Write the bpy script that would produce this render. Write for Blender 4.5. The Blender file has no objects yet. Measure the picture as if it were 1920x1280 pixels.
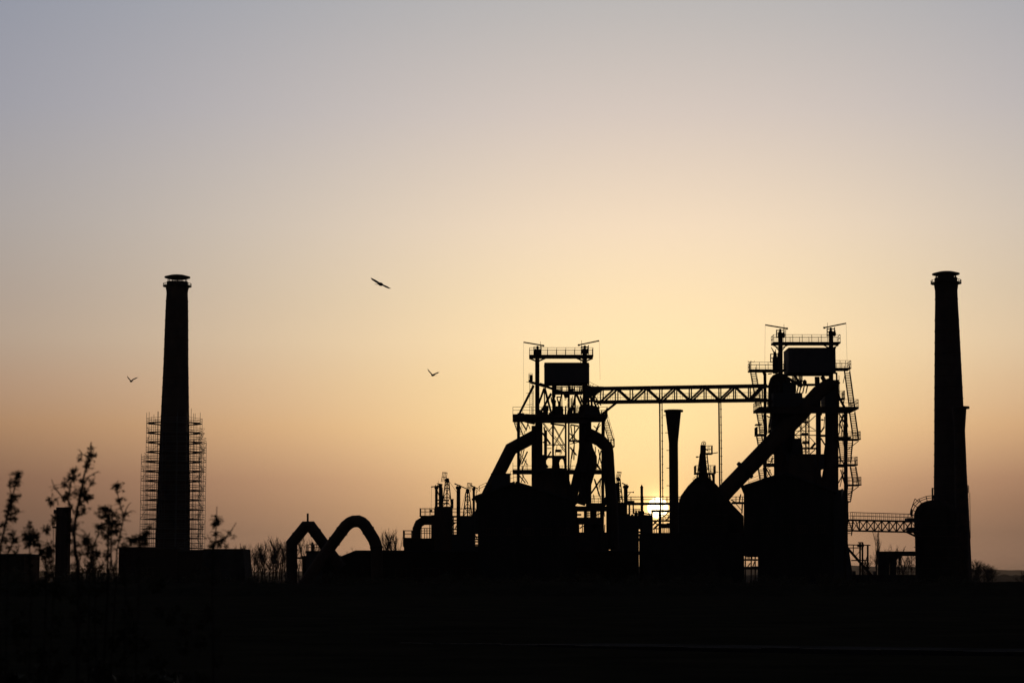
import bpy, math, random
from mathutils import Vector, Matrix
R = math.radians
C = bpy.context.scene.collection
scene = bpy.context.scene

# ------------------------------------------------------------------ camera model
CAM_H = 1.7
FPX = 4000.0                      # focal length in pixels of the 1920 px wide photograph (75 mm)
PITCH = math.atan((1087 - 640) / FPX)
cp, sp = math.cos(PITCH), math.sin(PITCH)

def P(px, py, Y):
    """world point seen at photo position (px,py) on the upright plane y = Y"""
    a, b = (px - 960) / FPX, (640 - py) / FPX
    dx, dy, dz = a, cp - b * sp, sp + b * cp
    t = Y / dy
    return Vector((dx * t, Y, CAM_H + dz * t))

def pxm(Y):
    return Y / FPX                # metres per photo pixel at depth Y

# ------------------------------------------------------------------ mesh builder
class MB:
    def __init__(s):
        s.v, s.f = [], []
        s.prim = []                  # (first vertex, first face) of every primitive added
    def _add(s, vs, fs):
        n = len(s.v)
        s.prim.append((n, len(s.f)))
        s.v += [tuple(v) for v in vs]
        s.f += [tuple(i + n for i in f) for f in fs]
    def box(s, x0, x1, y0, y1, z0, z1):
        vs = [(x, y, z) for z in (z0, z1) for y in (y0, y1) for x in (x0, x1)]
        s._add(vs, [(0, 2, 3, 1), (4, 5, 7, 6), (0, 1, 5, 4), (2, 6, 7, 3), (0, 4, 6, 2), (1, 3, 7, 5)])
        return s
    def bar(s, a, b, w, h=None):
        a, b = Vector(a), Vector(b)
        d = b - a
        if d.length < 1e-6:
            return s
        d.normalize()
        ref = Vector((0, 1, 0)) if abs(d.y) < 0.9 else Vector((0, 0, 1))
        u = d.cross(ref).normalized()
        v = d.cross(u).normalized()
        u = u * (w / 2)
        v = v * ((h or w) / 2)
        vs = [p + i * u + j * v for p in (a, b) for i, j in ((-1, -1), (1, -1), (1, 1), (-1, 1))]
        s._add(vs, [(3, 2, 1, 0), (4, 5, 6, 7), (0, 1, 5, 4), (1, 2, 6, 5), (2, 3, 7, 6), (3, 0, 4, 7)])
        return s
    def tube(s, pts, radii, n=10, flat=1.0):
        pts = [Vector(p) for p in pts]
        if not hasattr(radii, '__len__'):
            radii = [radii] * len(pts)
        base = len(s.v)
        s.prim.append((base, len(s.f)))
        m = len(pts)
        pu = None
        for i, p in enumerate(pts):
            if i == 0: d = pts[1] - pts[0]
            elif i == m - 1: d = pts[-1] - pts[-2]
            else: d = (pts[i + 1] - p).normalized() + (p - pts[i - 1]).normalized()
            if d.length < 1e-9: d = Vector((0, 0, 1))
            d.normalize()
            if pu is None:
                ref = Vector((0, 1, 0)) if abs(d.y) < 0.9 else Vector((1, 0, 0))
                u = d.cross(ref).normalized()
            else:
                u = (pu - d * pu.dot(d))
                u = u.normalized() if u.length > 1e-6 else d.cross(Vector((0, 1, 0))).normalized()
            pu = u
            w = d.cross(u).normalized()
            k = 1.0                                   # keep the pipe's width through a mitred bend
            if 0 < i < m - 1:
                c = (pts[i + 1] - p).normalized().dot((p - pts[i - 1]).normalized())
                k = 1 / math.sqrt(max(0.3, (1 + c) / 2))
            for j in range(n):
                t = 2 * math.pi * j / n
                q = p + u * (radii[i] * k * math.cos(t)) + w * (radii[i] * flat * math.sin(t))
                s.v.append(tuple(q))
        for i in range(m - 1):
            for j in range(n):
                a, b = base + i * n + j, base + i * n + (j + 1) % n
                s.f.append((a, b, b + n, a + n))
        s.f.append(tuple(base + j for j in reversed(range(n))))
        s.f.append(tuple(base + (m - 1) * n + j for j in range(n)))
        return s
    def lathe(s, cx, cy, prof, n=32):
        base = len(s.v)
        s.prim.append((base, len(s.f)))
        for r, z in prof:
            r = max(r, 1e-4)
            for j in range(n):
                t = 2 * math.pi * j / n
                s.v.append((cx + r * math.cos(t), cy + r * math.sin(t), z))
        m = len(prof)
        for i in range(m - 1):
            for j in range(n):
                a, b = base + i * n + j, base + i * n + (j + 1) % n
                s.f.append((a, b, b + n, a + n))
        s.f.append(tuple(base + j for j in reversed(range(n))))
        s.f.append(tuple(base + (m - 1) * n + j for j in range(n)))
        return s
    def prism(s, outline, y0, y1, skew=0.0):
        """upright outline [(x,z)] swept from y0 to y1"""
        n = len(outline)
        vs = [(x, y0, z) for x, z in outline] + [(x + skew * (y1 - y0), y1, z) for x, z in outline]
        fs = [tuple(range(n)), tuple(reversed(range(n, 2 * n)))]
        fs += [(i, n + i, n + (i + 1) % n, (i + 1) % n) for i in range(n)]
        s._add(vs, fs)
        return s
    def quad(s, a, b, c, d):
        s._add([a, b, c, d], [(0, 1, 2, 3)])
        return s
    def clusters(s, eps=0.06):
        """groups of primitives that touch one another"""
        pr = s.prim + [(len(s.v), len(s.f))]
        bb = []
        for (v0, _), (v1, _) in zip(pr[:-1], pr[1:]):
            vs = s.v[v0:v1]
            bb.append([min(v[i] for v in vs) - eps for i in range(3)] + [max(v[i] for v in vs) + eps for i in range(3)])
        par = list(range(len(bb)))
        def find(i):
            while par[i] != i:
                par[i] = par[par[i]]
                i = par[i]
            return i
        for i in range(len(bb)):
            for j in range(i):
                a, b = bb[i], bb[j]
                if a[0] <= b[3] and b[0] <= a[3] and a[1] <= b[4] and b[1] <= a[4] and a[2] <= b[5] and b[2] <= a[5]:
                    par[find(i)] = find(j)
        g = {}
        for i in range(len(bb)):
            g.setdefault(find(i), []).append(i)
        return list(g.values()), pr
    def build(s, name, mat, parent=None, smooth=False, origin=None):
        if parent is not None and 1 < len(s.prim) <= 260 and name not in NOSPLIT:
            gs, pr = s.clusters()
            if len(gs) > 1:
                first = None
                for g in gs:
                    q = MB()
                    for i in g:
                        (v0, f0), (v1, f1) = pr[i], pr[i + 1]
                        n = len(q.v)
                        q.prim.append((n, len(q.f)))
                        q.v += s.v[v0:v1]
                        q.f += [tuple(k - v0 + n for k in f) for f in s.f[f0:f1]]
                    o = q.build_one(name, mat, parent, smooth)
                    first = first or o
                return first
        return s.build_one(name, mat, parent, smooth, origin)
    def build_one(s, name, mat, parent=None, smooth=False, origin=None):
        me = bpy.data.meshes.new(name)
        if parent is not None:
            o0 = ORIG[parent.name]
        else:
            o0 = Vector(origin) if origin is not None else Vector((0, 0, 0))
        me.from_pydata([(x - o0.x, y - o0.y, z - o0.z) for x, y, z in s.v], [], s.f)
        me.update()
        if smooth:
            me.shade_smooth()
        me.materials.append(mat)
        ob = bpy.data.objects.new(name, me)
        C.objects.link(ob)
        if parent is not None:
            ob.parent = parent
            ORIG[ob.name] = o0
        else:
            ob.location = o0
            ORIG[ob.name] = o0
        return ob
ORIG = {}
NOSPLIT = {'leaves', 'stem', 'crown', 'trunk', 'standards', 'ledgers', 'stair_flights', 'railing', 'stairs', 'ladder'}

def thing(name, label, cat, loc, group=None):
    o = bpy.data.objects.new(name, None)
    C.objects.link(o)
    o.empty_display_size = 1
    o.location = loc
    ORIG[o.name] = Vector(loc)
    o['label'] = label
    o['category'] = cat
    if group: o['group'] = group
    return o
def tag(o, label, cat, group=None):
    o['label'] = label
    o['category'] = cat
    if group: o['group'] = group
    return o
def structure(o):
    o['kind'] = 'structure'
    return o

# ------------------------------------------------------------------ materials
def material(name, c1, c2, scale=3.0, rough=0.8, metal=0.0, bump=0.0, kind='noise', stretch=(1, 1, 1), detail=6):
    m = bpy.data.materials.new(name)
    m.use_nodes = True
    nt = m.node_tree
    b = nt.nodes['Principled BSDF']
    b.inputs['Roughness'].default_value = rough
    b.inputs['Metallic'].default_value = metal
    b.inputs['Specular IOR Level'].default_value = 0.0 if rough > 0.9 else 0.12
    tc = nt.nodes.new('ShaderNodeTexCoord')
    mp = nt.nodes.new('ShaderNodeMapping')
    mp.inputs['Scale'].default_value = stretch
    nt.links.new(tc.outputs['Object'], mp.inputs['Vector'])
    if kind == 'brick':
        t = nt.nodes.new('ShaderNodeTexBrick')
        t.inputs['Scale'].default_value = scale
        t.inputs['Color1'].default_value = (*c1, 1)
        t.inputs['Color2'].default_value = (*c2, 1)
        t.inputs['Mortar'].default_value = (*[0.6 * (a + b_) / 2 for a, b_ in zip(c1, c2)], 1)
        nt.links.new(mp.outputs['Vector'], t.inputs['Vector'])
        nt.links.new(t.outputs['Color'], b.inputs['Base Color'])
        h = t.outputs['Fac']
    else:
        if kind == 'wave':
            t = nt.nodes.new('ShaderNodeTexWave')
            t.inputs['Scale'].default_value = scale
            t.inputs['Distortion'].default_value = 0.6
        else:
            t = nt.nodes.new('ShaderNodeTexNoise')
            t.inputs['Scale'].default_value = scale
            t.inputs['Detail'].default_value = detail
            t.inputs['Roughness'].default_value = 0.65
        nt.links.new(mp.outputs['Vector'], t.inputs['Vector'])
        r = nt.nodes.new('ShaderNodeValToRGB')
        r.color_ramp.elements[0].position = 0.35
        r.color_ramp.elements[1].position = 0.68
        r.color_ramp.elements[0].color = (*c1, 1)
        r.color_ramp.elements[1].color = (*c2, 1)
        h = t.outputs['Fac']
        nt.links.new(h, r.inputs['Fac'])
        nt.links.new(r.outputs['Color'], b.inputs['Base Color'])
    if bump:
        bp = nt.nodes.new('ShaderNodeBump')
        bp.inputs['Strength'].default_value = bump
        bp.inputs['Distance'].default_value = 0.05
        nt.links.new(h, bp.inputs['Height'])
        nt.links.new(bp.outputs['Normal'], b.inputs['Normal'])
    return m

STEEL = material('rusty_steel', (0.030, 0.022, 0.018), (0.070, 0.040, 0.026), 0.9, 0.85, 0.0, 0.2)
RAILM = material('painted_rail_steel', (0.035, 0.033, 0.032), (0.060, 0.045, 0.036), 2.0, 0.8)
PIPE = material('rusty_pipe_plate', (0.040, 0.028, 0.022), (0.085, 0.048, 0.030), 0.5, 0.8, 0.0, 0.2, stretch=(1, 1, 0.3))
SHEET = material('corrugated_sheet', (0.045, 0.045, 0.048), (0.075, 0.070, 0.066), 5.0, 0.75, 0.0, 0.5, 'wave')
SHEET_PALE = material('weathered_cladding', (0.06, 0.06, 0.062), (0.10, 0.09, 0.085), 0.6, 0.8, 0.0, 0.2, stretch=(1, 1, 0.25))
PLATE = material('soot_black_plate', (0.016, 0.013, 0.012), (0.036, 0.026, 0.021), 0.5, 0.95, 0.0, 0.2, stretch=(1, 1, 0.3))
SOOTSHEET = material('soot_black_sheet', (0.014, 0.013, 0.013), (0.030, 0.026, 0.024), 0.6, 0.95, 0.0, 0.2, stretch=(1, 1, 0.25))
BRICK = material('sooty_brick', (0.030, 0.020, 0.016), (0.050, 0.032, 0.025), 4.0, 0.95, 0.0, 0.3, 'brick')
SOOT = material('sooty_chimney_masonry', (0.045, 0.034, 0.030), (0.085, 0.060, 0.048), 0.35, 0.95, 0.0, 0.3, stretch=(1, 1, 0.5))
CONC = material('dirty_concrete', (0.028, 0.026, 0.024), (0.050, 0.047, 0.044), 0.5, 0.95, 0.0, 0.2)
ROOF = material('bitumen_roofing', (0.030, 0.030, 0.032), (0.055, 0.052, 0.050), 0.6, 0.95)
ALU = material('galvanised_tube', (0.09, 0.09, 0.092), (0.14, 0.14, 0.14), 3.0, 0.7)
PLANK = material('scaffold_plank', (0.06, 0.045, 0.03), (0.10, 0.075, 0.05), 2.0, 0.9, stretch=(4, 1, 1))
BARK = material('bare_bark', (0.035, 0.028, 0.022), (0.06, 0.048, 0.038), 6.0, 0.95)
LEAF = material('dry_dark_leaf', (0.040, 0.040, 0.022), (0.075, 0.060, 0.034), 30.0, 0.85)
FEATHER = material('dark_feather', (0.030, 0.028, 0.028), (0.055, 0.050, 0.047), 14.0, 0.7)
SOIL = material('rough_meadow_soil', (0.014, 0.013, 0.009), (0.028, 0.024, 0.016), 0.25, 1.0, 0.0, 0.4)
WOOD = material('winter_woodland', (0.03, 0.028, 0.022), (0.05, 0.044, 0.034), 0.02, 1.0)
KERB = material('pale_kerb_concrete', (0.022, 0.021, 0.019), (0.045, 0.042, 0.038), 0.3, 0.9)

# ------------------------------------------------------------------ generic pieces
def railing(mb, pts, h=1.1, step=1.5, w=0.07, rails=(0.55, 1.0)):
    """posts and rails along a polyline of world points"""
    for a, b in zip(pts[:-1], pts[1:]):
        a, b = Vector(a), Vector(b)
        L = (b - a).length
        n = max(1, round(L / step))
        for i in range(n + 1):
            q = a.lerp(b, i / n)
            mb.bar(q, q + Vector((0, 0, h)), w)
        for r in rails:
            mb.bar(a + Vector((0, 0, h * r)), b + Vector((0, 0, h * r)), w * 0.9)

def deck_z(Y, py0, py1, d, tmin=0.18):
    """top and bottom height of a level deck whose whole silhouette spans py0..py1"""
    zt = P(960, py0, Y - d).z
    zb = P(960, py1, Y + d).z
    if zb > zt - tmin:
        zm = P(960, (py0 + py1) / 2, Y).z
        zt, zb = zm + tmin / 2, zm - tmin / 2
    return zt, zb

def platform(parent, Y, px0, px1, py0, py1, d=2.0, rail=True, sides='fblr', h=1.15, name='platform', mat=None, step=1.5, rw=0.07):
    zt, zb = deck_z(Y, py0, py1, d)
    pm = (py0 + py1) / 2
    x0, x1 = P(px0, pm, Y).x, P(px1, pm, Y).x
    mb = MB()
    mb.box(x0, x1, Y - d, Y + d, zt - 0.08, zt)                      # plate
    for yy in (Y - d + 0.1, Y + d - 0.1):                            # edge beams
        mb.box(x0 + 0.01, x1 - 0.01, yy - 0.09, yy + 0.09, zb, zt - 0.083)
    n = max(2, int((x1 - x0) / 1.6))
    for i in range(n + 1):                                           # joists
        x = x0 + 0.08 + (x1 - x0 - 0.16) * i / n
        mb.box(x - 0.06, x + 0.06, Y - d + 0.2, Y + d - 0.2, zb + 0.02, zt - 0.083)
    p = mb.build(name, mat or STEEL, parent)
    if rail:
        r = MB()
        e = 0.06
        cs = {'f': [(x0 + e, Y - d + e, zt), (x1 - e, Y - d + e, zt)], 'b': [(x0 + e, Y + d - e, zt), (x1 - e, Y + d - e, zt)],
              'l': [(x0 + e, Y - d + e, zt), (x0 + e, Y + d - e, zt)], 'r': [(x1 - e, Y - d + e, zt), (x1 - e, Y + d - e, zt)]}
        for sd in sides:
            railing(r, cs[sd], h, step, rw)
        r.build('railing', RAILM, p)
    return p

def pbar(mb, Y, x0, y0, x1, y1, w, d0=0.0, d1=None, h=None):
    if d1 is None: d1 = d0
    k = pxm(Y)
    if 0.75 < w < 4: w = w * 1.36
    mb.bar(P(x0, y0, Y + d0), P(x1, y1, Y + d1), w * k, (h or w) * k)

def pbox(mb, Y, x0, x1, y0, y1, d0, d1):
    """block whose silhouette spans the given photo rectangle; depth from Y+d0 to Y+d1"""
    zt = P(960, y0, Y + (d0 if y0 < 1087 else d1)).z
    zb = P(960, y1, Y + d1).z if y1 < 1080 else 0.0
    if zb > zt - 0.1: zb = zt - 0.1
    pm = (y0 + y1) / 2
    mb.box(P(x0, pm, Y).x, P(x1, pm, Y).x, Y + d0, Y + d1, zb, zt)

def ptube(mb, Y, pts, w, n=14, dy=0.0):
    """pipe along photo points (x, y[, extra depth]) with photo width w (number or list)"""
    k = pxm(Y)
    q = [P(p[0], p[1], Y + dy + (p[2] if len(p) > 2 else 0)) for p in pts]
    rr = [x * k / 2 for x in w] if hasattr(w, '__len__') else w * k / 2
    mb.tube(q, rr, n)

def plathe(mb, Y, cx, prof, n=32, dy=0.0):
    """upright body of revolution about photo column cx; profile (width px, photo y)"""
    k = pxm(Y)
    pr = [(w * k / 2, P(cx, y, Y + dy).z if y < 1086 else 0.0) for w, y in prof]
    xm = sum(P(cx, y, Y + dy).x for w, y in prof) / len(prof)
    mb.lathe(xm, Y + dy, pr, n)

def stairs(mb, a, b, width=0.85, rail=True, tread=0.28):
    """a steep flight of steel stairs from a (low) to b (high), stringers, treads and handrails"""
    a, b = Vector(a), Vector(b)
    dv = b - a
    hx = Vector((dv.x, dv.y, 0))
    hd = hx.normalized() if hx.length > 1e-4 else Vector((0, 1, 0))
    sd = Vector((-hd.y, hd.x, 0))
    if abs(sd.x) < 0.5: sd = Vector((1, 0, 0))
    for s in (-1, 1):
        o = sd * (s * width / 2)
        mb.bar(a + o, b + o, 0.13, 0.24)
        if rail:
            up = Vector((0, 0, 0.95))
            mb.bar(a + o + up, b + o + up, 0.05)
            for i in range(4):
                q = a.lerp(b, i / 3) + o
                mb.bar(q, q + up, 0.05)
    n = max(3, int(abs(dv.z) / tread))
    for i in range(1, n):
        q = a.lerp(b, i / n)
        mb.bar(q - sd * (width / 2), q + sd * (width / 2), 0.10, 0.24)

def ladder(mb, a, b, width=0.45, cage=False, side=-1):
    a, b = Vector(a), Vector(b)
    for s in (-1, 1):
        o = Vector((s * width / 2, 0, 0))
        mb.bar(a + o, b + o, 0.07)
    n = max(2, int((b - a).length / 0.33))
    for i in range(n + 1):
        q = a.lerp(b, i / n)
        mb.bar(q - Vector((width / 2, 0, 0)), q + Vector((width / 2, 0, 0)), 0.04)
    if cage:
        k = max(2, int((b - a).length / 1.6))
        for i in range(k + 1):
            q = a.lerp(b, i / k)
            w2 = width * 0.75
            mb.bar(q + Vector((-w2, 0, 0)), q + Vector((-w2 + side * 0.5, -0.4, 0)), 0.05)
            mb.bar(q + Vector((-w2 + side * 0.5, -0.4, 0)), q + Vector((w2, -0.8, 0)), 0.05)

def lattice(mb, a, b, w0, w1, chord=0.12, brace=0.06, bays=6, dep=None):
    """four-chord braced lattice mast from a (w0 wide) to b (w1 wide)"""
    a, b = Vector(a), Vector(b)
    def corner(t, i):
        w = (w0 + (w1 - w0) * t) / 2
        sx, sy = ((-1, -1), (1, -1), (1, 1), (-1, 1))[i % 4]
        return a.lerp(b, t) + Vector((sx * w, sy * w * (dep or 1), 0))
    for i in range(4):
        mb.bar(corner(0, i), corner(1, i), chord)
        for k in range(bays):
            t0, t1 = k / bays, (k + 1) / bays
            if (k + i) % 2: mb.bar(corner(t0, i), corner(t1, i + 1), brace)
            else: mb.bar(corner(t0, i + 1), corner(t1, i), brace)
            mb.bar(corner(t1, i), corner(t1, i + 1), brace)

NISH, SUN_E, HAZE, SKYP = 0.01, 2.0, 6e-5, 0.75
# ------------------------------------------------------------------ sky, sun, air, ground
SUN_AZ, SUN_EL = 3.90, 1.92       # degrees; azimuth to the right of the view axis
SKY = [(-8.0, (1.146, 0.664, 0.282), (5.0, 4.9, 7.0))] + [
    (0.52, (1.146, 0.664, 0.282), (5.0, 4.9, 7.0)),
    (1.23, (0.917, 0.538, 0.231), (5.5, 5.5, 7.8)),
    (1.94, (0.933, 0.606, 0.267), (6.3, 5.7, 7.6)),
    (2.66, (1.012, 0.703, 0.316), (6.9, 5.9, 7.7)),
    (3.23, (1.023, 0.743, 0.353), (8.3, 7.0, 8.4)),
    (4.09, (1.029, 0.788, 0.383), (10.7, 8.6, 9.8)),
    (5.23, (0.996, 0.784, 0.409), (12.0, 10.6, 14.1)),
    (6.38, (0.994, 0.794, 0.465), (12.4, 12.4, 17.2)),
    (7.52, (0.931, 0.764, 0.484), (12.5, 13.0, 18.7)),
    (9.42, (0.849, 0.711, 0.533), (13.0, 14.7, 20.6)),
    (12.47, (0.624, 0.565, 0.519), (15.0, 17.7, 25.6)),
    (15.47, (0.457, 0.46, 0.463), (17.7, 20.2, 29.9)),
    (20.0, (0.34, 0.34, 0.36), (25.0, 29.0, 42.0)), (32.0, (0.15, 0.16, 0.19), (28.0, 32.0, 45.0)), (90.0, (0.045, 0.05, 0.07), (60.0, 60.0, 60.0))]
w = bpy.data.worlds.new("World")
scene.world = w
w.use_nodes = True
nt = w.node_tree
for n in list(nt.nodes): nt.nodes.remove(n)
def N(t, **k):
    n = nt.nodes.new(t)
    for a, b in k.items(): setattr(n, a, b)
    return n
def M(op, a, b=None, clamp=False):
    n = N('ShaderNodeMath', operation=op, use_clamp=clamp)
    for i, v in enumerate((a, b)):
        if v is None: continue
        if isinstance(v, (int, float)): n.inputs[i].default_value = v
        else: nt.links.new(v, n.inputs[i])
    return n.outputs[0]
tc = N('ShaderNodeTexCoord')
xyz = N('ShaderNodeSeparateXYZ')
nt.links.new(tc.outputs['Generated'], xyz.inputs[0])
el = M('MULTIPLY', M('ARCSINE', xyz.outputs['Z']), 180 / math.pi)
az = M('MULTIPLY', M('ARCTAN2', xyz.outputs['X'], xyz.outputs['Y']), 180 / math.pi)
drift = M('MULTIPLY', M('MULTIPLY', M('SUBTRACT', 6.0, el), 0.25, True), 1.5)      # low haze glows brighter on the left of the sun
daz = M('ABSOLUTE', M('ADD', M('SUBTRACT', az, SUN_AZ), drift))
tt = M('SQRT', M('DIVIDE', M('MAXIMUM', el, 0.0), 90.0))
def sky_ramp(col):
    r = N('ShaderNodeValToRGB')
    e = r.color_ramp.elements
    st = [(math.sqrt(max(a, 0) / 90.0), col(p, s)) for a, p, s in SKY]
    e[0].position, e[0].color = st[0][0], (*st[0][1], 1)
    e[1].position, e[1].color = st[-1][0], (*st[-1][1], 1)
    for pos, c in st[1:-1]:
        x = e.new(pos); x.color = (*c, 1)
    nt.links.new(tt, r.inputs['Fac'])
    s = N('ShaderNodeSeparateColor')
    nt.links.new(r.outputs['Color'], s.inputs[0])
    return s.outputs
pk = sky_ramp(lambda p, s: p)
sg = sky_ramp(lambda p, s: tuple(v / 60 for v in s))
comb = N('ShaderNodeCombineColor')
for i in range(3):
    u = M('DIVIDE', daz, M('MULTIPLY', sg[i], 60.0))
    v = M('DIVIDE', pk[i], M('POWER', M('ADD', M('MULTIPLY', u, u), 1.0), SKYP))
    nt.links.new(v, comb.inputs[i])
bg1 = N('ShaderNodeBackground')
nt.links.new(comb.outputs[0], bg1.inputs['Color'])
bg1.inputs['Strength'].default_value = 1.0
nish = N('ShaderNodeTexSky', sky_type='NISHITA', sun_disc=False)
nish.sun_elevation = R(SUN_EL)
nish.sun_rotation = R(SUN_AZ)
nish.air_density, nish.dust_density, nish.ozone_density = 1.5, 5.0, 1.0
bg2 = N('ShaderNodeBackground')
nt.links.new(nish.outputs[0], bg2.inputs['Color'])
bg2.inputs['Strength'].default_value = NISH
# the bright aureole of dusty air close round the sun
de = M('SUBTRACT', el, SUN_EL)
da = M('SUBTRACT', az, SUN_AZ)
ang = M('SQRT', M('ADD', M('MULTIPLY', de, de), M('MULTIPLY', da, da)))
aur = M('ADD', M('MULTIPLY', M('POWER', 2.718, M('MULTIPLY', ang, -1 / 0.17)), 5.5), M('MULTIPLY', M('POWER', 2.718, M('MULTIPLY', ang, -1 / 1.0)), 0.22))
bg3 = N('ShaderNodeBackground')
bg3.inputs['Color'].default_value = (1.0, 0.62, 0.20, 1)
nt.links.new(aur, bg3.inputs['Strength'])
add0 = N('ShaderNodeAddShader')
nt.links.new(bg1.outputs[0], add0.inputs[0])
nt.links.new(bg3.outputs[0], add0.inputs[1])
add = N('ShaderNodeAddShader')
nt.links.new(add0.outputs[0], add.inputs[0])
nt.links.new(bg2.outputs[0], add.inputs[1])
out = N('ShaderNodeOutputWorld')
nt.links.new(add.outputs[0], out.inputs['Surface'])

sun_dir = Vector((math.sin(R(SUN_AZ)) * math.cos(R(SUN_EL)), math.cos(R(SUN_AZ)) * math.cos(R(SUN_EL)), math.sin(R(SUN_EL))))
ld = bpy.data.lights.new('sun_light', 'SUN')
ld.energy = SUN_E
ld.angle = R(0.5)
ld.color = (1.0, 0.72, 0.42)
lo = bpy.data.objects.new('sun_light', ld)
lo.rotation_euler = sun_dir.to_track_quat('Z', 'Y').to_euler()
C.objects.link(lo)

# the sun's own disc: a glowing ball far beyond everything, at its true angular size
SUN_D = 30000.0
em = bpy.data.materials.new('glowing_sun')
em.use_nodes = True
e_nt = em.node_tree
for n in list(e_nt.nodes): e_nt.nodes.remove(n)
ee = e_nt.nodes.new('ShaderNodeEmission')
ee.inputs['Color'].default_value = (1.0, 0.80, 0.46, 1)
ee.inputs['Strength'].default_value = 5.0
eo = e_nt.nodes.new('ShaderNodeOutputMaterial')
e_nt.links.new(ee.outputs[0], eo.inputs['Surface'])
rs = SUN_D * math.tan(R(0.275))
prof = [(rs * math.sin(math.pi * i / 24), -rs * math.cos(math.pi * i / 24)) for i in range(25)]
sun = MB().lathe(0, 0, prof, 48).build('sun', em, smooth=True)
sun.location = Vector((0, 0, CAM_H)) + sun_dir * SUN_D
tag(sun, 'blazing white setting sun shining low through the gap under the long footbridge', 'sun')

# ground: one sheet to the horizon, a little uneven near the camera
random.seed(3)
g = MB()
xs = [-16000, -6000, -2000, -700] + [-300 + 20 * i for i in range(31)] + [700, 2000, 6000, 16000]
ys = [-3000, -500, -60] + [-20 + 8 * i for i in range(18)] + [140, 180, 230, 300, 420, 600, 900, 1600, 3000, 6000, 13000]
for y in ys:
    for x in xs:
        z = 0.0
        if -250 < x < 250 and 0 < y < 150: z = random.uniform(-0.12, 0.1) - 0.0
        g.v.append((x, y, z))
nx = len(xs)
for j in range(len(ys) - 1):
    for i in range(nx - 1):
        g.f.append((j * nx + i, j * nx + i + 1, (j + 1) * nx + i + 1, (j + 1) * nx + i))
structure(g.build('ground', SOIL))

# a pale kerb-edged path crossing the meadow
a, b = P(300, 1202, 60), P(2100, 1226, 60)
def ground_pt(px, py):
    q = P(px, py, 100) - Vector((0, 0, CAM_H))
    return Vector((0, 0, CAM_H)) + q * (CAM_H / -q.z)
ka, kb = ground_pt(330, 1202), ground_pt(2050, 1226)
kb2 = MB()
d = (kb - ka).normalized()
nn = Vector((-d.y, d.x, 0))
L = (kb - ka).length
k = int(L / 1.0)
for i in range(k):
    p0, p1 = ka + d * (L * i / k + 0.01), ka + d * (L * (i + 1) / k - 0.01)
    z = random.uniform(0.035, 0.06)
    vs = [p0, p1, p1 + nn * 0.15, p0 + nn * 0.15]
    kb2._add([(v.x, v.y, -0.2) for v in vs] + [(v.x, v.y, z) for v in vs],
             [(3, 2, 1, 0), (4, 5, 6, 7), (0, 1, 5, 4), (1, 2, 6, 5), (2, 3, 7, 6), (3, 0, 4, 7)])
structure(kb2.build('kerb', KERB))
pth = MB()
v = [ka + nn * 0.16, kb + nn * 0.16, kb + nn * 2.6, ka + nn * 2.6]
pth._add([(q.x, q.y, 0.03) for q in v] + [(q.x, q.y, -0.3) for q in v], [(0, 1, 2, 3), (7, 6, 5, 4), (0, 4, 5, 1), (1, 5, 6, 2), (2, 6, 7, 3), (3, 7, 4, 0)])
structure(pth.build('path', CONC))

# low rough earth bank between the meadow and the works
random.seed(8)
eb = MB()
n = 420
xb0, xb1 = -110.0, 120.0
rows = [(-9.0, 0.0), (-5.5, 0.55), (-2.0, 0.93), (0.0, 1.0), (3.5, 0.9), (9.0, 0.35), (14.0, 0.0)]
hb_ = []
for i in range(n + 1):
    x = xb0 + (xb1 - xb0) * i / n
    hb_.append(1.42 + 0.07 * math.sin(x * 0.11 + 1) + 0.05 * math.sin(x * 0.37) + random.uniform(-0.05, 0.05))
for dy, f in rows:
    for i in range(n + 1):
        x = xb0 + (xb1 - xb0) * i / n
        eb.v.append((x, 236 + dy + 3 * math.sin(x * 0.03), hb_[i] * f * (1 if f in (0, 1) else random.uniform(0.95, 1.03)) - (0.25 if f == 0 else 0)))
for r_ in range(len(rows) - 1):
    for i in range(n):
        a_ = r_ * (n + 1) + i
        eb.f.append((a_, a_ + 1, a_ + n + 2, a_ + n + 1))
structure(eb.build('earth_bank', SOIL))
def scrub_mass(name, spots, mat, seed, dens=26):
    rnd = random.Random(seed)
    m = MB()
    for x, y, z, h, r_ in spots:
        for q in range(7):
            a = rnd.uniform(0, 2 * math.pi); e = rnd.uniform(0.1, 0.8)
            p0 = Vector((x + rnd.uniform(-.2, .2) * r_, y, z)); p1 = p0 + Vector((math.cos(a) * r_ * e, math.sin(a) * r_ * e, h * rnd.uniform(0.6, 1.15)))
            m.v += [tuple(p0 + Vector((-.025, 0, 0))), tuple(p0 + Vector((.025, 0, 0))), tuple(p1)]
            b_ = len(m.v); m.f.append((b_ - 3, b_ - 2, b_ - 1))
        for q in range(int(dens * r_ * h)):
            a = rnd.uniform(0, 2 * math.pi); e = rnd.random() ** 0.6
            t_ = rnd.random()
            w_ = math.sqrt(max(0.02, 1 - t_ ** 2.2))
            c = Vector((x + math.cos(a) * r_ * e * w_, y + math.sin(a) * r_ * e * w_, z + h * t_))
            L = rnd.uniform(0.10, 0.26)
            d = Vector((rnd.gauss(0, 1), rnd.gauss(0, 1), rnd.gauss(0.3, 1))).normalized()
            u = d.cross(Vector((rnd.gauss(0, 1), rnd.gauss(0, 1), rnd.gauss(0, 1)))).normalized() * L * 0.35
            b_ = len(m.v)
            m.v += [tuple(c), tuple(c + d * L * .5 + u), tuple(c + d * L), tuple(c + d * L * .5 - u)]
            m.f.append((b_, b_ + 1, b_ + 2, b_ + 3))
    o = m.build(name, mat)
    o['kind'] = 'stuff'
    return o
random.seed(14)
spots = []
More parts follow.
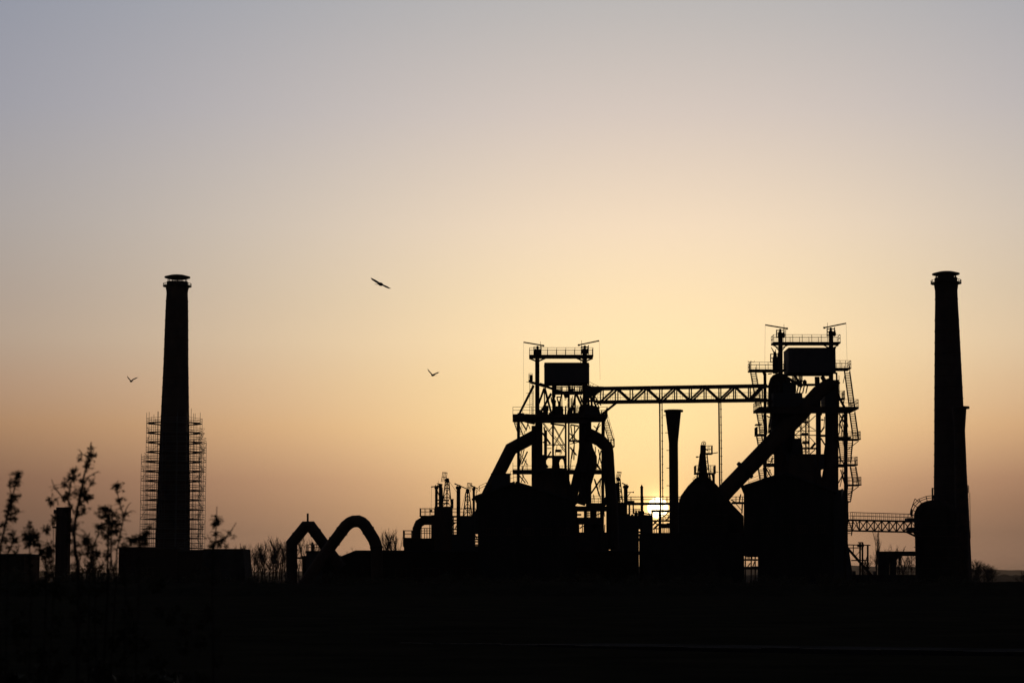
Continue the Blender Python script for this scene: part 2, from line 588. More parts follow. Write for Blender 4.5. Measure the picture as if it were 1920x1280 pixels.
for i in range(520):
    px = random.uniform(-60, 1830)
    y = 236 + random.uniform(-3, 8)
    big = 0.5 + 0.5 * math.sin(px * 0.013) * math.sin(px * 0.041 + 1)
    lim = 1.1 if 600 < px < 1590 else (2.5 if px < 235 else ((1.7 if px < 390 else 0.9) if px < 600 else 0.55))
    h = random.uniform(0.35, 0.75) + big * lim * random.uniform(0.5, 1.0)
    spots.append((P(px, 1087, y).x, y, 1.15, h, random.uniform(0.6, 1.3)))
scrub_mass('scrub', spots, LEAF, 31)
# rank weeds and brambles on the near left
spots = []
for i in range(150):
    d_ = random.uniform(11, 26)
    px = random.uniform(-80, 430) if i < 110 else random.uniform(430, 760)
    top = random.uniform(0.25, 0.75) * (1 if px < 430 else 0.5)
    spots.append((P(px, 1087, d_).x, d_, -0.05, top, random.uniform(0.15, 0.4)))
sm_ = scrub_mass('bramble_undergrowth', spots, LEAF, 32, dens=700)

# wooded hills on the horizon
def ridge(name, Y, depth, x0, x1, hfun, n, seed, mat):
    random.seed(seed)
    m = MB()
    prof_ = []
    for i in range(n + 1):
        x = x0 + (x1 - x0) * i / n
        prof_.append((x, hfun(x)))
    rows = [(0.0, -depth / 2), (0.55, -depth * 0.3), (0.9, -depth * 0.1), (1.0, 0), (0.6, depth * 0.3), (0.0, depth / 2)]
    for k_, dy in rows:
        for x, h in prof_:
            j = 1.0 if k_ < 0.3 else random.uniform(0.93, 1.05)
            m.v.append((x, Y + dy, h * k_ * j if k_ else -0.5))
    for r_ in range(len(rows) - 1):
        for i in range(n):
            a_ = r_ * (n + 1) + i
            m.f.append((a_, a_ + 1, a_ + n + 2, a_ + n + 1))
    return structure(m.build(name, mat))
def hA(x):
    t = x / 1000.0
    return 32 + 9 * math.sin(t * 1.1 + 0.6) + 5 * math.sin(t * 2.7) + 2.5 * math.sin(t * 7.1) + random.uniform(-0.8, 0.8)
ridge('hills', 6500, 1500, -5200, 5200, hA, 420, 5, WOOD)
def hB(x):
    t = x / 300.0
    return 6.5 + 1.6 * math.sin(t * 1.3 + 1) + 1.0 * math.sin(t * 4.1) + random.uniform(-1.1, 1.3)
ridge('far_woodland_hill', 2300, 160, -1500, 1500, hB, 700, 6, WOOD)

# the evening haze: one closed box of even, thin air round camera and scene
if HAZE > 0:
    hz = MB().box(-17000, 17000, -3500, 14000, -1.0, 82.0).build('haze', None or STEEL)
    hm = bpy.data.materials.new('thin_evening_haze')
    hm.use_nodes = True
    h_nt = hm.node_tree
    for n in list(h_nt.nodes): h_nt.nodes.remove(n)
    pv = h_nt.nodes.new('ShaderNodeVolumePrincipled')
    pv.inputs['Color'].default_value = (0.80, 0.66, 0.55, 1)
    pv.inputs['Density'].default_value = HAZE
    pv.inputs['Anisotropy'].default_value = 0.0
    ho = h_nt.nodes.new('ShaderNodeOutputMaterial')
    h_nt.links.new(pv.outputs[0], ho.inputs['Volume'])
    hz.data.materials.clear()
    hz.data.materials.append(hm)
    hz['kind'] = 'stuff'

# ------------------------------------------------------------------ camera
cd = bpy.data.cameras.new('camera')
cam = bpy.data.objects.new('camera', cd)
cam.location = (0, 0, CAM_H)
cam.rotation_euler = (R(90) + PITCH, 0, 0)
cd.sensor_width = 36.0
cd.lens = 36.0 * FPX / 1920.0
cd.clip_start = 0.1
cd.clip_end = 60000
cd.dof.use_dof = True
cd.dof.focus_distance = 345
cd.dof.aperture_fstop = 4.5
C.objects.link(cam)
scene.camera = cam
scene.view_settings.view_transform = 'Standard'
scene.view_settings.look = 'None'
scene.view_settings.exposure = 0.0
scene.view_settings.gamma = 1.0
scene.cycles.volume_bounces = 0
scene.cycles.max_bounces = 6
scene.cycles.diffuse_bounces = 2
# ------------------------------------------------------------------ chimneys
def chimney(Y, cx, prof, cap, neck, ringy, label, bandys, seed):
    """prof: shaft (width px, photo y) from ground to rim"""
    base = P(cx, 1087, Y); base.z = 0
    t = thing('factory_chimney', label, 'chimney', base, 'tall round factory chimneys')
    k = pxm(Y)
    def X(y): return P(cx, y, Y)
    pr = [(w_ * k / 2, P(960, y, Y).z) for w_, y in prof]
    pr[0] = (pr[0][0], 0.0)
    xc = base.x
    MB().lathe(xc, Y, pr, 48).build('shaft', SOOT, t, smooth=False)
    hb = MB()
    for y in bandys:                                   # iron hoops
        z = P(960, y, Y).z
        for (w0, y0), (w1, y1) in zip(prof[:-1], prof[1:]):
            if y1 <= y <= y0:
                rr = (w0 + (w1 - w0) * (y0 - y) / (y0 - y1)) * k / 2
        hb.lathe(xc, Y, [(rr - 0.02, z - 0.07), (rr + 0.06, z - 0.07), (rr + 0.06, z + 0.07), (rr - 0.02, z + 0.07)], 40)
    hb.build('iron_hoop', STEEL, t)
    # gallery ring on brackets
    zr = P(960, ringy, Y).z
    rn = neck[0] * k / 2
    rg = neck[1] * k / 2
    gm = MB()
    gm.lathe(xc, Y, [(rn - 0.05, zr - 0.1), (rg, zr - 0.10), (rg, zr + 0.02), (rn - 0.05, zr + 0.02)], 40)
    gal = gm.build('gallery', STEEL, t)
    gr = MB()
    cs = [(xc + (rg - 0.06) * math.cos(2 * math.pi * i / 24), Y + (rg - 0.06) * math.sin(2 * math.pi * i / 24), zr + 0.02) for i in range(25)]
    railing(gr, cs, 0.5, 2.0, 0.08, (1.0,))
    gr.build('railing', RAILM, gal)
    # rain cap on short posts
    zc0, zc1 = P(960, cap[1], Y).z, P(960, cap[2], Y).z
    rc = cap[0] * k / 2
    zn = pr[-1][1]
    cm = MB()
    cm.lathe(xc, Y, [(rc * 0.62, zc0), (rc, zc0 + (zc1 - zc0) * 0.35), (rc, zc0 + (zc1 - zc0) * 0.6), (rc * 0.55, zc1), (0.0, zc1 + 0.05)], 40)
    cp_ = cm.build('rain_cap', STEEL, t)
    pm = MB()
    for i in range(12):
        a = 2 * math.pi * (i + 0.3) / 12
        q = Vector((xc + rn * 0.88 * math.cos(a), Y + rn * 0.88 * math.sin(a), 0))
        pm.bar(q + Vector((0, 0, zn - 0.2)), q + Vector((0, 0, zc0 + 0.12)), 0.14)
    pm.build('post', STEEL, cp_)
    return t, base

LY = 447.0
chL, bL = chimney(LY, 322.7,
    [(68, 1100), (64, 1020), (60, 920), (55, 820), (51.5, 760), (46.5, 680), (43.5, 600), (41.5, 564), (40, 550), (41, 545), (43, 541), (43, 536), (40, 533), (40, 528.5)],
    (48.5, 523.5, 516), (40, 54), 536.5,
    'tall round left chimney wrapped in tubular scaffolding around its lower half',
    [564.7] + [583 + 17.9 * i for i in range(26)], 1)

# scaffolding: an eight-sided ring of standards, ledgers and board decks round the chimney
random.seed(11)
cxS = P(325.3, 900, LY).x
sc = thing('tube_scaffold', 'tubular scaffolding with many board decks standing around the left chimney', 'scaffold', (cxS, LY, 0))
zlev = [P(960, 1045 - 17.92 * i, LY).z for i in range(15)]
zlev = [zlev[0] - 2.0 * i for i in (4, 3, 2, 1)] + zlev
zlev = [z for z in zlev if z > 0.4]
topdeck = zlev[-1]
kS = pxm(LY)
def octa(r, off=22.5, n=8):
    return [Vector((cxS + r * math.cos(R(off + 360 / n * i)), LY + r * math.sin(R(off + 360 / n * i)), 0)) for i in range(n)]
R_IN, R_MID, R_OUT = 4.3, 5.8, 6.75
NS = 12
rin, rmid, rout = octa(R_IN, 15, NS), octa(R_MID, 15, NS), octa(R_OUT, 15, NS)
st = MB(); lg = MB()
dk_all = []
zmid = P(960, 856, LY).z
for i in range(NS):
    ztop = topdeck + random.choice([2.2, 2.9, 2.6, 1.2])
    st.bar(rin[i], rin[i] + Vector((0, 0, topdeck + random.uniform(1.0, 2.4))), 0.075)
    st.bar(rmid[i], rmid[i] + Vector((0, 0, ztop)), 0.075)
    # wider outer row on the lower part of the left, and all the way up on the right
    right = rout[i].x > cxS
    st.bar(rout[i], rout[i] + Vector((0, 0, (zlev[-3] + 0.3) if right else zmid + 0.5)), 0.075)
st.build('standards', ALU, sc)
for li, z in enumerate(zlev):
    up = Vector((0, 0, z))
    for i in range(NS):
        j = (i + 1) % NS
        right = max(rout[i].x, rout[j].x) > cxS + 0.5
        outer = z < (zlev[-3] + 0.2 if right else zmid + 0.3)
        rows_ = [(rin, (0.0,)), (rmid, (0.0, 0.5, 1.0))] if not outer else [(rin, (0.0,)), (rmid, (0.0, 1.0)), (rout, (0.0, 0.5, 1.0))]
        for ring_, hs in rows_:
            for h in hs:
                lg.bar(ring_[i] + up + Vector((0, 0, h)), ring_[j] + up + Vector((0, 0, h)), 0.065)
        lg.bar(rin[i] + up, (rout if outer else rmid)[i] + up, 0.07)
        if (i + li) % 4 == 0 and li < len(zlev) - 1:
            rg_ = rout if outer else rmid
            lg.bar(rg_[i] + up, rg_[j] + up + Vector((0, 0, 2.0)), 0.06)
    dk = MB()
    for i in range(NS):
        j = (i + 1) % NS
        a0, a1 = rin[i].lerp(rmid[i], 0.02), rin[j].lerp(rmid[j], 0.02)
        b0, b1 = rmid[i].lerp(rout[i], -0.02), rmid[j].lerp(rout[j], -0.02)
        q = [a0, b0, b1, a1]
        z0 = z + 0.05
        dk._add([(v.x, v.y, z0) for v in q] + [(v.x, v.y, z0 + 0.06) for v in q],
                [(0, 1, 2, 3), (7, 6, 5, 4), (0, 4, 5, 1), (1, 5, 6, 2), (2, 6, 7, 3), (3, 7, 4, 0)])
    dk.build('board_deck', PLANK, sc)
lg.build('ledgers', ALU, sc)
sb = MB()                                               # stair bay on the right: zigzag flights
xr0, xr1 = P(374, 900, LY).x, P(384, 900, LY).x
for i, z in enumerate(zlev[:-2]):
    xa, xb = (xr0, xr1) if i % 2 == 0 else (xr1, xr0)
    for yy in (-0.9, 0.9):
        sb.bar((xa, LY + yy - 2.2, z), (xb, LY + yy - 2.2, z + 2.0), 0.075, 0.16)
        sb.bar((xa, LY + yy - 2.2, z + 1.0), (xb, LY + yy - 2.2, z + 2.95), 0.05)
    for n_ in range(1, 8):
        q = Vector((xa, LY - 2.2, z)).lerp(Vector((xb, LY - 2.2, z + 2.0)), n_ / 8)
        sb.bar(q + Vector((0, -0.9, 0)), q + Vector((0, 0.9, 0)), 0.05)
sb.build('stair_flights', ALU, sc)

RY = 380.0
chR, bR = chimney(RY, 1786.5,
    [(72, 1110), (70, 1060), (65, 960), (58.5, 850), (53, 740), (49, 670), (45, 600), (42.3, 562), (42, 545), (44.5, 537), (44.5, 531), (42.5, 527), (42.5, 521)],
    (51.5, 517.5, 509.7), (42.5, 57.5), 531.0,
    'tall right chimney with rain cap and a flared steel flue clamped to its side',
    [561] + [600 + 21 * i for i in range(20)], 2)
fl = MB()
plathe(fl, 372, 1801.5, [(24, 1100), (24, 960), (22, 860), (20, 807), (27, 766)], 24)
flo = fl.build('side_flue', STEEL, chR)
m = MB(); plathe(m, 372, 1802, [(31, 766), (31, 762)], 24); m.build('flange', STEEL, flo)
def ring_seg(parent, Y0, cx, cy, r0, r1, z, a0, a1, n=10):
    m = MB()
    pts_i = [(cx + r0 * math.cos(R(a0 + (a1 - a0) * i / n)), cy + r0 * math.sin(R(a0 + (a1 - a0) * i / n))) for i in range(n + 1)]
    pts_o = [(cx + r1 * math.cos(R(a0 + (a1 - a0) * i / n)), cy + r1 * math.sin(R(a0 + (a1 - a0) * i / n))) for i in range(n + 1)]
    for i in range(n):
        q = [pts_i[i], pts_o[i], pts_o[i + 1], pts_i[i + 1]]
        m._add([(x, y, z - 0.12) for x, y in q] + [(x, y, z) for x, y in q], [(0, 1, 2, 3), (7, 6, 5, 4), (1, 5, 6, 2), (0, 4, 5, 1), (3, 2, 6, 7), (0, 3, 7, 4)])
    p = m.build('platform', STEEL, parent)
    r_ = MB()
    railing(r_, [(x, y, z) for x, y in pts_o], 1.15, 1.2, 0.07)
    railing(r_, [(*pts_o[0], z), (*pts_i[0], z)], 1.15, 1.2, 0.07)
    railing(r_, [(*pts_o[-1], z), (*pts_i[-1], z)], 1.15, 1.2, 0.07)
    r_.build('railing', RAILM, p)
kR = pxm(RY)
for (w_, yy, ro) in ((64, 922.5, 66.5), (67.5, 1008.5, 68.5)):
    ring_seg(chR, RY, bR.x, RY, w_ * kR / 2 - 0.1, ro * kR / 2, P(960, yy, RY).z, -75, 40)
ld_ = MB()
ladder(ld_, P(1817.6, 1008, RY), P(1816.3, 923, RY), 0.4)
ld_.build('ladder', RAILM, chR)

# ------------------------------------------------------------------ buildings on the left
def block(name, label, cat, Y, px0, px1, py, depth, mat=BRICK, roofmat=ROOF, eave=0.25, group=None, slope=None, windows=(), taper=0.0):
    """flat-roofed building: wall body, roof slab, windows; py = photo y of the roof line"""
    z1 = P(960, py, Y).z
    x0, x1 = P(px0, py, Y).x, P(px1, py, Y).x
    t = thing(name, label, cat, ((x0 + x1) / 2, Y + depth / 2, 0), group)
    m = MB()
    z2 = z1 - 0.35
    tp = taper
    m._add([(x0 - tp, Y - tp, -0.3), (x1 + tp, Y - tp, -0.3), (x1 + tp, Y + depth, -0.3), (x0 - tp, Y + depth, -0.3),
            (x0, Y, z2), (x1, Y, z2), (x1, Y + depth, z2), (x0, Y + depth, z2)],
           [(3, 2, 1, 0), (4, 5, 6, 7), (0, 1, 5, 4), (1, 2, 6, 5), (2, 3, 7, 6), (3, 0, 4, 7)])
    m.build('wall', mat, t)
    MB().box(x0 - eave, x1 + eave, Y - eave, Y + depth + eave, z2 + 0.003, z1).build('roof', roofmat, t)
    for (fx, fz, fw, fh) in windows:
        xa = x0 + (x1 - x0) * fx
        za = z2 * fz
        w = MB()
        w.box(xa - fw / 2, xa + fw / 2, Y - 0.06, Y - 0.003, za - 0.12, za - 0.02)
        for s_ in (-1, 1):
            w.box(xa + s_ * fw / 2 - 0.05, xa + s_ * fw / 2 + 0.05, Y - 0.05, Y - 0.003, za, za + fh)
        w.box(xa - 0.04, xa + 0.04, Y - 0.045, Y - 0.003, za, za + fh)
        w.box(xa - fw / 2, xa + fw / 2, Y - 0.052, Y - 0.003, za + fh + 0.002, za + fh + 0.1)
        wo = w.build('window', STEEL, t)
    return t

block('low_shed', 'low flat roofed shed at the far left edge behind the leafy stems', 'shed', 430, -70, 46, 1037.5, 14, BRICK, windows=[(0.6, 0.35, 2, 1.6), (0.8, 0.35, 2, 1.6)])
tb = block('stair_tower', 'slim square tower rising behind the tallest weed at the left', 'tower', 415, 106, 128.5, 950.5, 2.6, BRICK, eave=0.06)
platform(tb, 416.5, 99.6, 112, 986.5, 990, 0.9, name='platform')
m = MB(); ladder(m, P(102, 1085, 415.8), P(102, 986, 415.8), 0.45); m.build('ladder', RAILM, tb)
m = MB(); pbox(m, 415.6, 100.5, 106, 955, 962.5, 0, 1.2); m.build('lamp_box', SHEET, tb)
block('brick_annexe', 'long low brick building crouching at the left foot of the scaffolded chimney', 'building', 428, 223, 331, 1024.8, 13, BRICK, windows=[(0.2, 0.3, 2.2, 1.8), (0.4, 0.3, 2.2, 1.8), (0.6, 0.3, 2.2, 1.8)])
block('low_annexe', 'low flat building joining the scaffolded chimney to the sloping bunker', 'building', 430, 333, 381, 1030, 10, BRICK)
bk = block('ore_bunker', 'dark concrete bunker with walls leaning outwards towards the base, left of bare trees', 'bunker', 405, 381.5, 456, 1028.3, 11, CONC, CONC, eave=0.03, taper=0.75)

# long low hall that carries the arched pipes' feet
HY = 336.0
t = thing('long_hall', 'long low factory hall with a stepped sloping roof below the arched pipes', 'hall', (P(860, 1087, HY).x, HY + 9, 0))
ol = [(P(568, 1087, HY).x, -0.3), (P(568, 1042, HY).x, P(568, 1045, HY).z), (P(641, 1042, HY).x, P(641, 1045, HY).z), (P(667, 1034, HY).x, P(667, 1034.5, HY).z),
      (P(1196, 1034, HY).x, P(1196, 1034.5, HY).z), (P(1196, 1087, HY).x, -0.3)]
MB().prism(ol, HY, HY + 18).build('wall', BRICK, t)
zr = [(x, z + 0.003) for x, z in ol[1:-1]]
rf = zr + [(x, z + 0.28) for x, z in reversed(zr)]
rfo = MB().prism([(rf[0][0] - 0.2, rf[0][1])] + rf[1:3] + [(rf[3][0] + 0.1, rf[3][1]), (rf[4][0] + 0.1, rf[4][1])] + rf[5:7] + [(rf[7][0] - 0.2, rf[7][1])], HY - 0.3, HY + 18.3).build('roof', ROOF, t)
m = MB()
for x in (622, 628, 634):
    pbox(m, HY, x, x + 3, 1040.3, 1043.2, 1.0, 1.8)
m.build('roof_vent', SHEET, rfo)
for i in range(16):
    x = P(690 + i * 31, 1060, HY).x
    w_ = MB()
    w_.box(x - 0.9, x + 0.9, HY - 0.06, HY - 0.003, 1.9, 2.0)
    for s_ in (-1, 0, 1): w_.box(x + s_ * 0.87 - 0.04, x + s_ * 0.87 + 0.04, HY - 0.05, HY - 0.003, 2.003, 3.5)
    w_.box(x - 0.9, x + 0.9, HY - 0.06, HY - 0.003, 3.503, 3.6)
    w_.build('window', STEEL, t)

# small switch house with a tank inside the first arch
sh = block('switch_house', 'small boxy house topped by a railed tank between the two arched pipe legs', 'building', 331, 574, 600, 1032, 4.2, SHEET, eave=0.05)
m = MB()
zt = P(960, 1032, 333).z
cs = [(P(576, 1032, 333).x, 331.2, zt), (P(599, 1032, 333).x, 331.2, zt), (P(599, 1032, 333).x, 335, zt), (P(576, 1032, 333).x, 335, zt), (P(576, 1032, 333).x, 331.2, zt)]
railing(m, cs, 0.95, 1.0, 0.06)
m.build('railing', RAILM, sh)
m = MB(); plathe(m, 333, 586, [(6, 1032), (6, 1020), (4, 1018.5), (3, 1016.5), (0.5, 1015.5)], 16)
m.build('tank', SHEET, sh)
m = MB(); pbar(m, 333, 556, 1045.5, 576, 1045.5, 2.6); m.build('pipe_stub', PIPE, sh)

# arched gas pipes
def pipe_flanges(mb, Y, pts, w):
    k = pxm(Y)
    for (x0, y0), (x1, y1) in pts:
        a, b = P(x0, y0, Y), P(x1, y1, Y)
        d = (b - a).normalized() * 0.11
        mb.tube([a - d, a + d], w * k / 2, 20)
AY = 333.0
t = thing('arched_pipe', 'angular arched pipe with a straight left leg and a short vent on top', 'gas pipe', (P(547, 1087, AY).x, AY, 0), 'big arched gas pipes')
m = MB()
base = P(547, 1087, AY); base.z = -0.2
kA = pxm(AY)
pts = [P(x, y, AY) for x, y in ((547, 1018), (572, 987.2), (583.5, 987.2), (618, 1034), (640, 1064))]
m.tube([base] + pts, 20.9 * kA / 2, 20)
m.build('pipe', PIPE, t)
m = MB(); pipe_flanges(m, AY, [((547, 1060), (547, 1050)), ((557, 1005.5), (560, 1002)), ((592, 998.7), (595, 1002.8)), ((547, 1030), (547, 1022))], 23); m.build('flange', STEEL, t)
m = MB(); pbar(m, AY, 577, 980, 577, 962, 2.6); pbar(m, AY, 575.5, 974.5, 577, 974.5, 2.2); m.build('vent_stack', STEEL, t)
AY2 = 327.0
t = thing('arched_pipe', 'rounded arched pipe standing right of the angular one, open triangle below', 'gas pipe', (P(660, 1087, AY2).x, AY2, 0), 'big arched gas pipes')
m = MB()
b0 = P(565, 1110, AY2); b0.z = 0.3
b1 = P(708, 1087, AY2); b1.z = -0.2
cl = [(572, 1093), (612, 1034), (648, 986), (656, 979.6), (662.5, 977), (672, 976.6), (679, 979.5), (684.5, 984.5), (701, 1011), (705.5, 1024), (706, 1034)]
m.tube([b0] + [P(x, y, AY2) for x, y in cl] + [b1], 22.4 * pxm(AY2) / 2, 20)
m.build('pipe', PIPE, t)
m = MB(); pipe_flanges(m, AY2, [((627, 1014), (630, 1010)), ((690.5, 994), (693, 998)), ((705.6, 1026), (705.8, 1029)), ((641, 995.3), (644, 991.3))], 24.6); m.build('flange', STEEL, t)
# ------------------------------------------------------------------ blast furnaces
def bleeder(parent, Y, cx, w, y_top, y_bot, head, boom, knob, ant, dy=0.0):
    """gas uptake pipe with its bleeder valve head, counterweighted lever and lightning rod"""
    m = MB()
    k = pxm(Y)
    zt, zb = P(cx, y_top, Y + dy).z, P(cx, y_bot, Y + dy).z
    xt, xb = P(cx, y_top, Y + dy).x, P(cx, y_bot, Y + dy).x
    m.tube([(xb, Y + dy, zb), (xt, Y + dy, zt)], w * k / 2, 16)
    o = m.build('uptake_pipe', PIPE, parent)
    x0, x1, y0, y1 = head
    h = MB()
    mid = (x0 + x1) / 2
    plathe(h, Y, mid, [(8.2, y1 + 1), (9, y1 - 1), (9, y1 - 9), (6.5, y1 - 10), (4.4, y1 - 11), (4.4, y0 + 1.6), (2.6, y0 + 0.4)], 16, dy)
    for sx in (x0 + 0.6, x1 - 0.6):
        for dd in (-0.55, 0.55):
            pbar(h, Y, sx, y1, sx, y0 + (2 if sx < mid else 0), 1.3, dy + dd)
    for yy in (y0 + 3.2, y0 + (y1 - y0) * 0.5, y1 - 1.5):
        for dd in (-0.55, 0.55):
            pbar(h, Y, x0, yy, x1, yy, 1.2, dy + dd)
        for sx in (x0 + 0.6, x1 - 0.6):
            pbar(h, Y, sx, yy, sx, yy, 1.2, dy - 0.55, dy + 0.55) if False else h.bar(P(sx, yy, Y + dy - 0.55), P(sx, yy, Y + dy + 0.55), 0.1)
    pbox(h, Y, mid - 6.2, mid + 6.2, y1 - 8, y1 - 0.5, dy - 0.5, dy + 0.5)
    for sx in (-4.4, 4.4): pbox(h, Y, mid + sx - 1.1, mid + sx + 1.1, y1 - 11.5, y1 - 7.5, dy - 0.4, dy + 0.4)
    ho = h.build('valve_head', STEEL, o)
    b = MB()
    pbar(b, Y, *boom, 1.7, dy)
    b.build('counterweight_lever', STEEL, o)
    b = MB()
    q = P(*knob, Y + dy)
    b.tube([q + Vector((-2.2 * k, 0, 0.4 * k)), q + Vector((-1.2 * k, 0, 0.2 * k)), q + Vector((1.2 * k, 0, -.2 * k)), q + Vector((2.2 * k, 0, -.4 * k))], [0.8 * k, 1.9 * k, 1.9 * k, 0.6 * k], 10)
    b.build('counterweight', STEEL, o)
    b = MB(); pbar(b, Y, ant[0], ant[1], ant[0], ant[2], 0.7, dy); b.build('lightning_rod', RAILM, o)
    return o

F1 = 350.0
f1 = thing('blast_furnace', 'rusting left blast furnace tower, lower of the two, at the left end of the footbridge', 'blast furnace',
           (P(1055, 1087, F1).x, F1, 0), 'disused blast furnaces')
bleeder(f1, F1, 1007.4, 8.2, 664, 800, (1000.5, 1015.2, 648, 665), (981.5, 641.4, 1019, 647.7), (1018.6, 648), (1013.4, 652, 640), -1.5)
bleeder(f1, F1, 1096.6, 8.2, 663, 800, (1089.3, 1103.8, 647, 664), (1085, 646.6, 1123.5, 638.6), (1085.3, 646.8), (1090.4, 652, 638), -1.5)
platform(f1, F1, 992, 1112, 664.5, 672.5, 1.7)
m = MB()                                                     # tapered brackets below the top walkway
for cx in (1007.4, 1096.6):
    for sx, e in ((-1, 15), (1, 15)):
        for dd in (-1.2, 1.2):
            pbar(m, F1, cx + sx * 3, 676.5, cx + sx * e, 671.5, 2.0, dd)
m.build('bracket', STEEL, f1)
for xx, yy in ((981.5, 641.6), (1123.5, 638.8)):             # pull cables hanging from the levers
    m = MB(); pbar(m, F1, xx, yy, xx + (0.3 if xx < 1000 else 1.8), 768 if xx < 1000 else 712, 0.32, -1.5)
    m.build('pull_cable', RAILM, f1)
# hoist house
m = MB(); pbox(m, F1, 1020.8, 1102, 680.4, 723.5, -3.2, 3.2)
hh = m.build('hoist_house', SHEET_PALE, f1)
m = MB(); pbox(m, F1, 1020.2, 1102.5, 679.4, 681.0, -3.35, 3.35); m.build('roof', ROOF, hh)
m = MB(); pbox(m, F1, 1103, 1104.2, 681, 724, -2, 2); pbar(m, F1, 1100, 681.5, 1104.8, 687.5, 2.0, -2.2); m.build('side_flap', SHEET, hh)
m = MB(); ladder(m, P(1090.5, 682, F1 - 1), P(1090, 672, F1 - 1), 0.3); m.build('ladder', RAILM, f1)
# crown girders and jib beams between the uptakes
m = MB()
for dd in (-3.0, 3.0):
    pbar(m, F1, 993, 715.5, 1025, 725, 4.6, dd)
    pbar(m, F1, 1023, 724, 1060, 737.5, 4.4, dd)
    pbar(m, F1, 1058, 738, 1092, 737.6, 3.0, dd)
    pbar(m, F1, 1012, 718, 1022, 721, 1.4, dd)
m.build('crown_girder', STEEL, f1)
platform(f1, F1, 991, 998.5, 712.5, 716, 1.3, rail=True, h=1.05, step=0.5)
m = MB(); pbox(m, F1, 993, 999, 703, 714, -0.5, 0.6); m.build('winch_box', SHEET, f1)
m = MB(); ladder(m, P(995.6, 780, F1 + 1.5), P(995.6, 716, F1 + 1.5), 0.42, True, -1); m.build('ladder', RAILM, f1)
m = MB(); ladder(m, P(999.2, 778, F1 + 2.2), P(999.2, 732, F1 + 2.2), 0.2); m.build('ladder', RAILM, f1)
# head frame braces (front and back planes)
m = MB()
for dd in (-4.0, 4.0):
    for a in ((1000.5, 722, 973.5, 776, 4.0), (1020.4, 727, 1006, 768, 2.6), (1020.8, 727, 1020.8, 757, 1.6), (1021.5, 727, 1034, 776, 2.7), (1033.2, 737, 1012, 776, 2.7),
              (1079.5, 738, 1070.5, 778, 2.4), (1081, 738, 1092, 764, 2.6), (1078.5, 740, 1078.5, 778, 1.8), (1088, 742, 1096, 764, 1.8), (1083, 741, 1096, 770, 1.5)):
        pbar(m, F1, a[0], a[1] + (0 if dd < 0 else 2), a[2], a[3], a[4], dd)
    pbar(m, F1, 1066.6, 723, 1066.6, 780, 2.7, dd * 0.5)
    pbar(m, F1, 1071, 746, 1071, 768, 1.5, dd * 0.3)
m.build('head_frame', STEEL, f1)
# charging gear hanging inside the head frame: bell beams, hook, rods
m = MB()
pbox(m, F1, 1035, 1041.5, 722, 745, -1.2, 1.2)
pbar(m, F1, 1037.3, 744, 1037.3, 778, 3.0, 0)
ptube(m, F1, [(1033.6, 744), (1034.5, 752), (1038, 760), (1037, 778)], [1.5, 2.6, 4.5, 6], 8)
m.lathe(P(1039.5, 752, F1).x, F1, [(0.1, P(960, 756, F1).z), (0.3, P(960, 754, F1).z), (0.3, P(960, 751, F1).z), (0.1, P(960, 749, F1).z)], 12)
ptube(m, F1, [(1044, 744), (1045.5, 750), (1048.5, 756), (1049.5, 776)], [2.2, 2.4, 4.6, 8], 8)
pbar(m, F1, 1043.5, 744, 1053, 744, 1.6, 0)
pbar(m, F1, 1053.5, 738, 1049, 757, 2.1, 0)
pbar(m, F1, 1053.8, 745, 1054, 762, 0.8, 0)
pbox(m, F1, 1040, 1055.5, 761, 778, -1, 1)
pbox(m, F1, 1035.5, 1042, 751, 764, -0.8, 0.8)
ptube(m, F1, [(1033, 745), (1034, 752), (1037, 758)], [1.6, 2.4, 3], 8)
pbox(m, F1, 1046.5, 1051.5, 752, 763, -0.8, 0.8)
pbar(m, F1, 1037, 725, 1037, 745, 4.5, 0)
pbox(m, F1, 1052.5, 1056.2, 765, 778, -1, 1)
m.build('charging_bell_gear', STEEL, f1)
m = MB()
pbox(m, F1, 1059, 1065.5, 737, 745.5, -0.6, 0.6)
pbar(m, F1, 1058, 736, 1061, 746, 3.4, 0)
ptube(m, F1, [(1061.3, 745), (1061.3, 747.8), (1060.3, 749.6), (1058.9, 749.3), (1058.4, 747.6)], [1.2, 1.2, 1.1, 0.9, 0.5], 8)
m.build('crane_hook', STEEL, f1)
m = MB()
for a in ((1021, 765, 1026, 778), (1025, 760, 1027.5, 778), (1016, 772, 1023, 778)):
    pbox(m, F1, *[a[0], a[2], a[1], a[3]], -1.5, 1.5)
m.lathe(P(1024.5, 765, F1).x, F1, [(0.2, P(960, 772, F1).z), (0.38, P(960, 768, F1).z), (0.34, P(960, 762, F1).z), (0.1, P(960, 760, F1).z)], 12)
pbox(m, F1, 1064, 1069.5, 768, 780, -2, 2)
pbox(m, F1, 1012, 1022, 773, 780, -2, 2)
pbox(m, F1, 1076.5, 1079, 768, 778, -1, 1)
pbox(m, F1, 1084, 1091, 770, 778, -1, 1)
m.build('winch', STEEL, f1)
pl = platform(f1, F1, 1071, 1092, 775.5, 777.5, 2.5, step=1.0)
# catwalk just below the hoist house
cw = platform(f1, F1, 1042, 1093, 734.5, 738, 2.6, step=0.8)
m = MB()
for i in range(7):
    pbar(m, F1, 1043.5 + i * 1.9, 725, 1043 + i * 1.9, 733, 0.9, 1.0)
for x in (1069, 1073, 1077, 1086, 1089):
    pbar(m, F1, x, 724, x + 0.8, 735, 1.7, -1.0 + (x % 3))
pbox(m, F1, 1071, 1076, 728, 733, -1, 1)
m.build('hanger_rods', STEEL, cw)
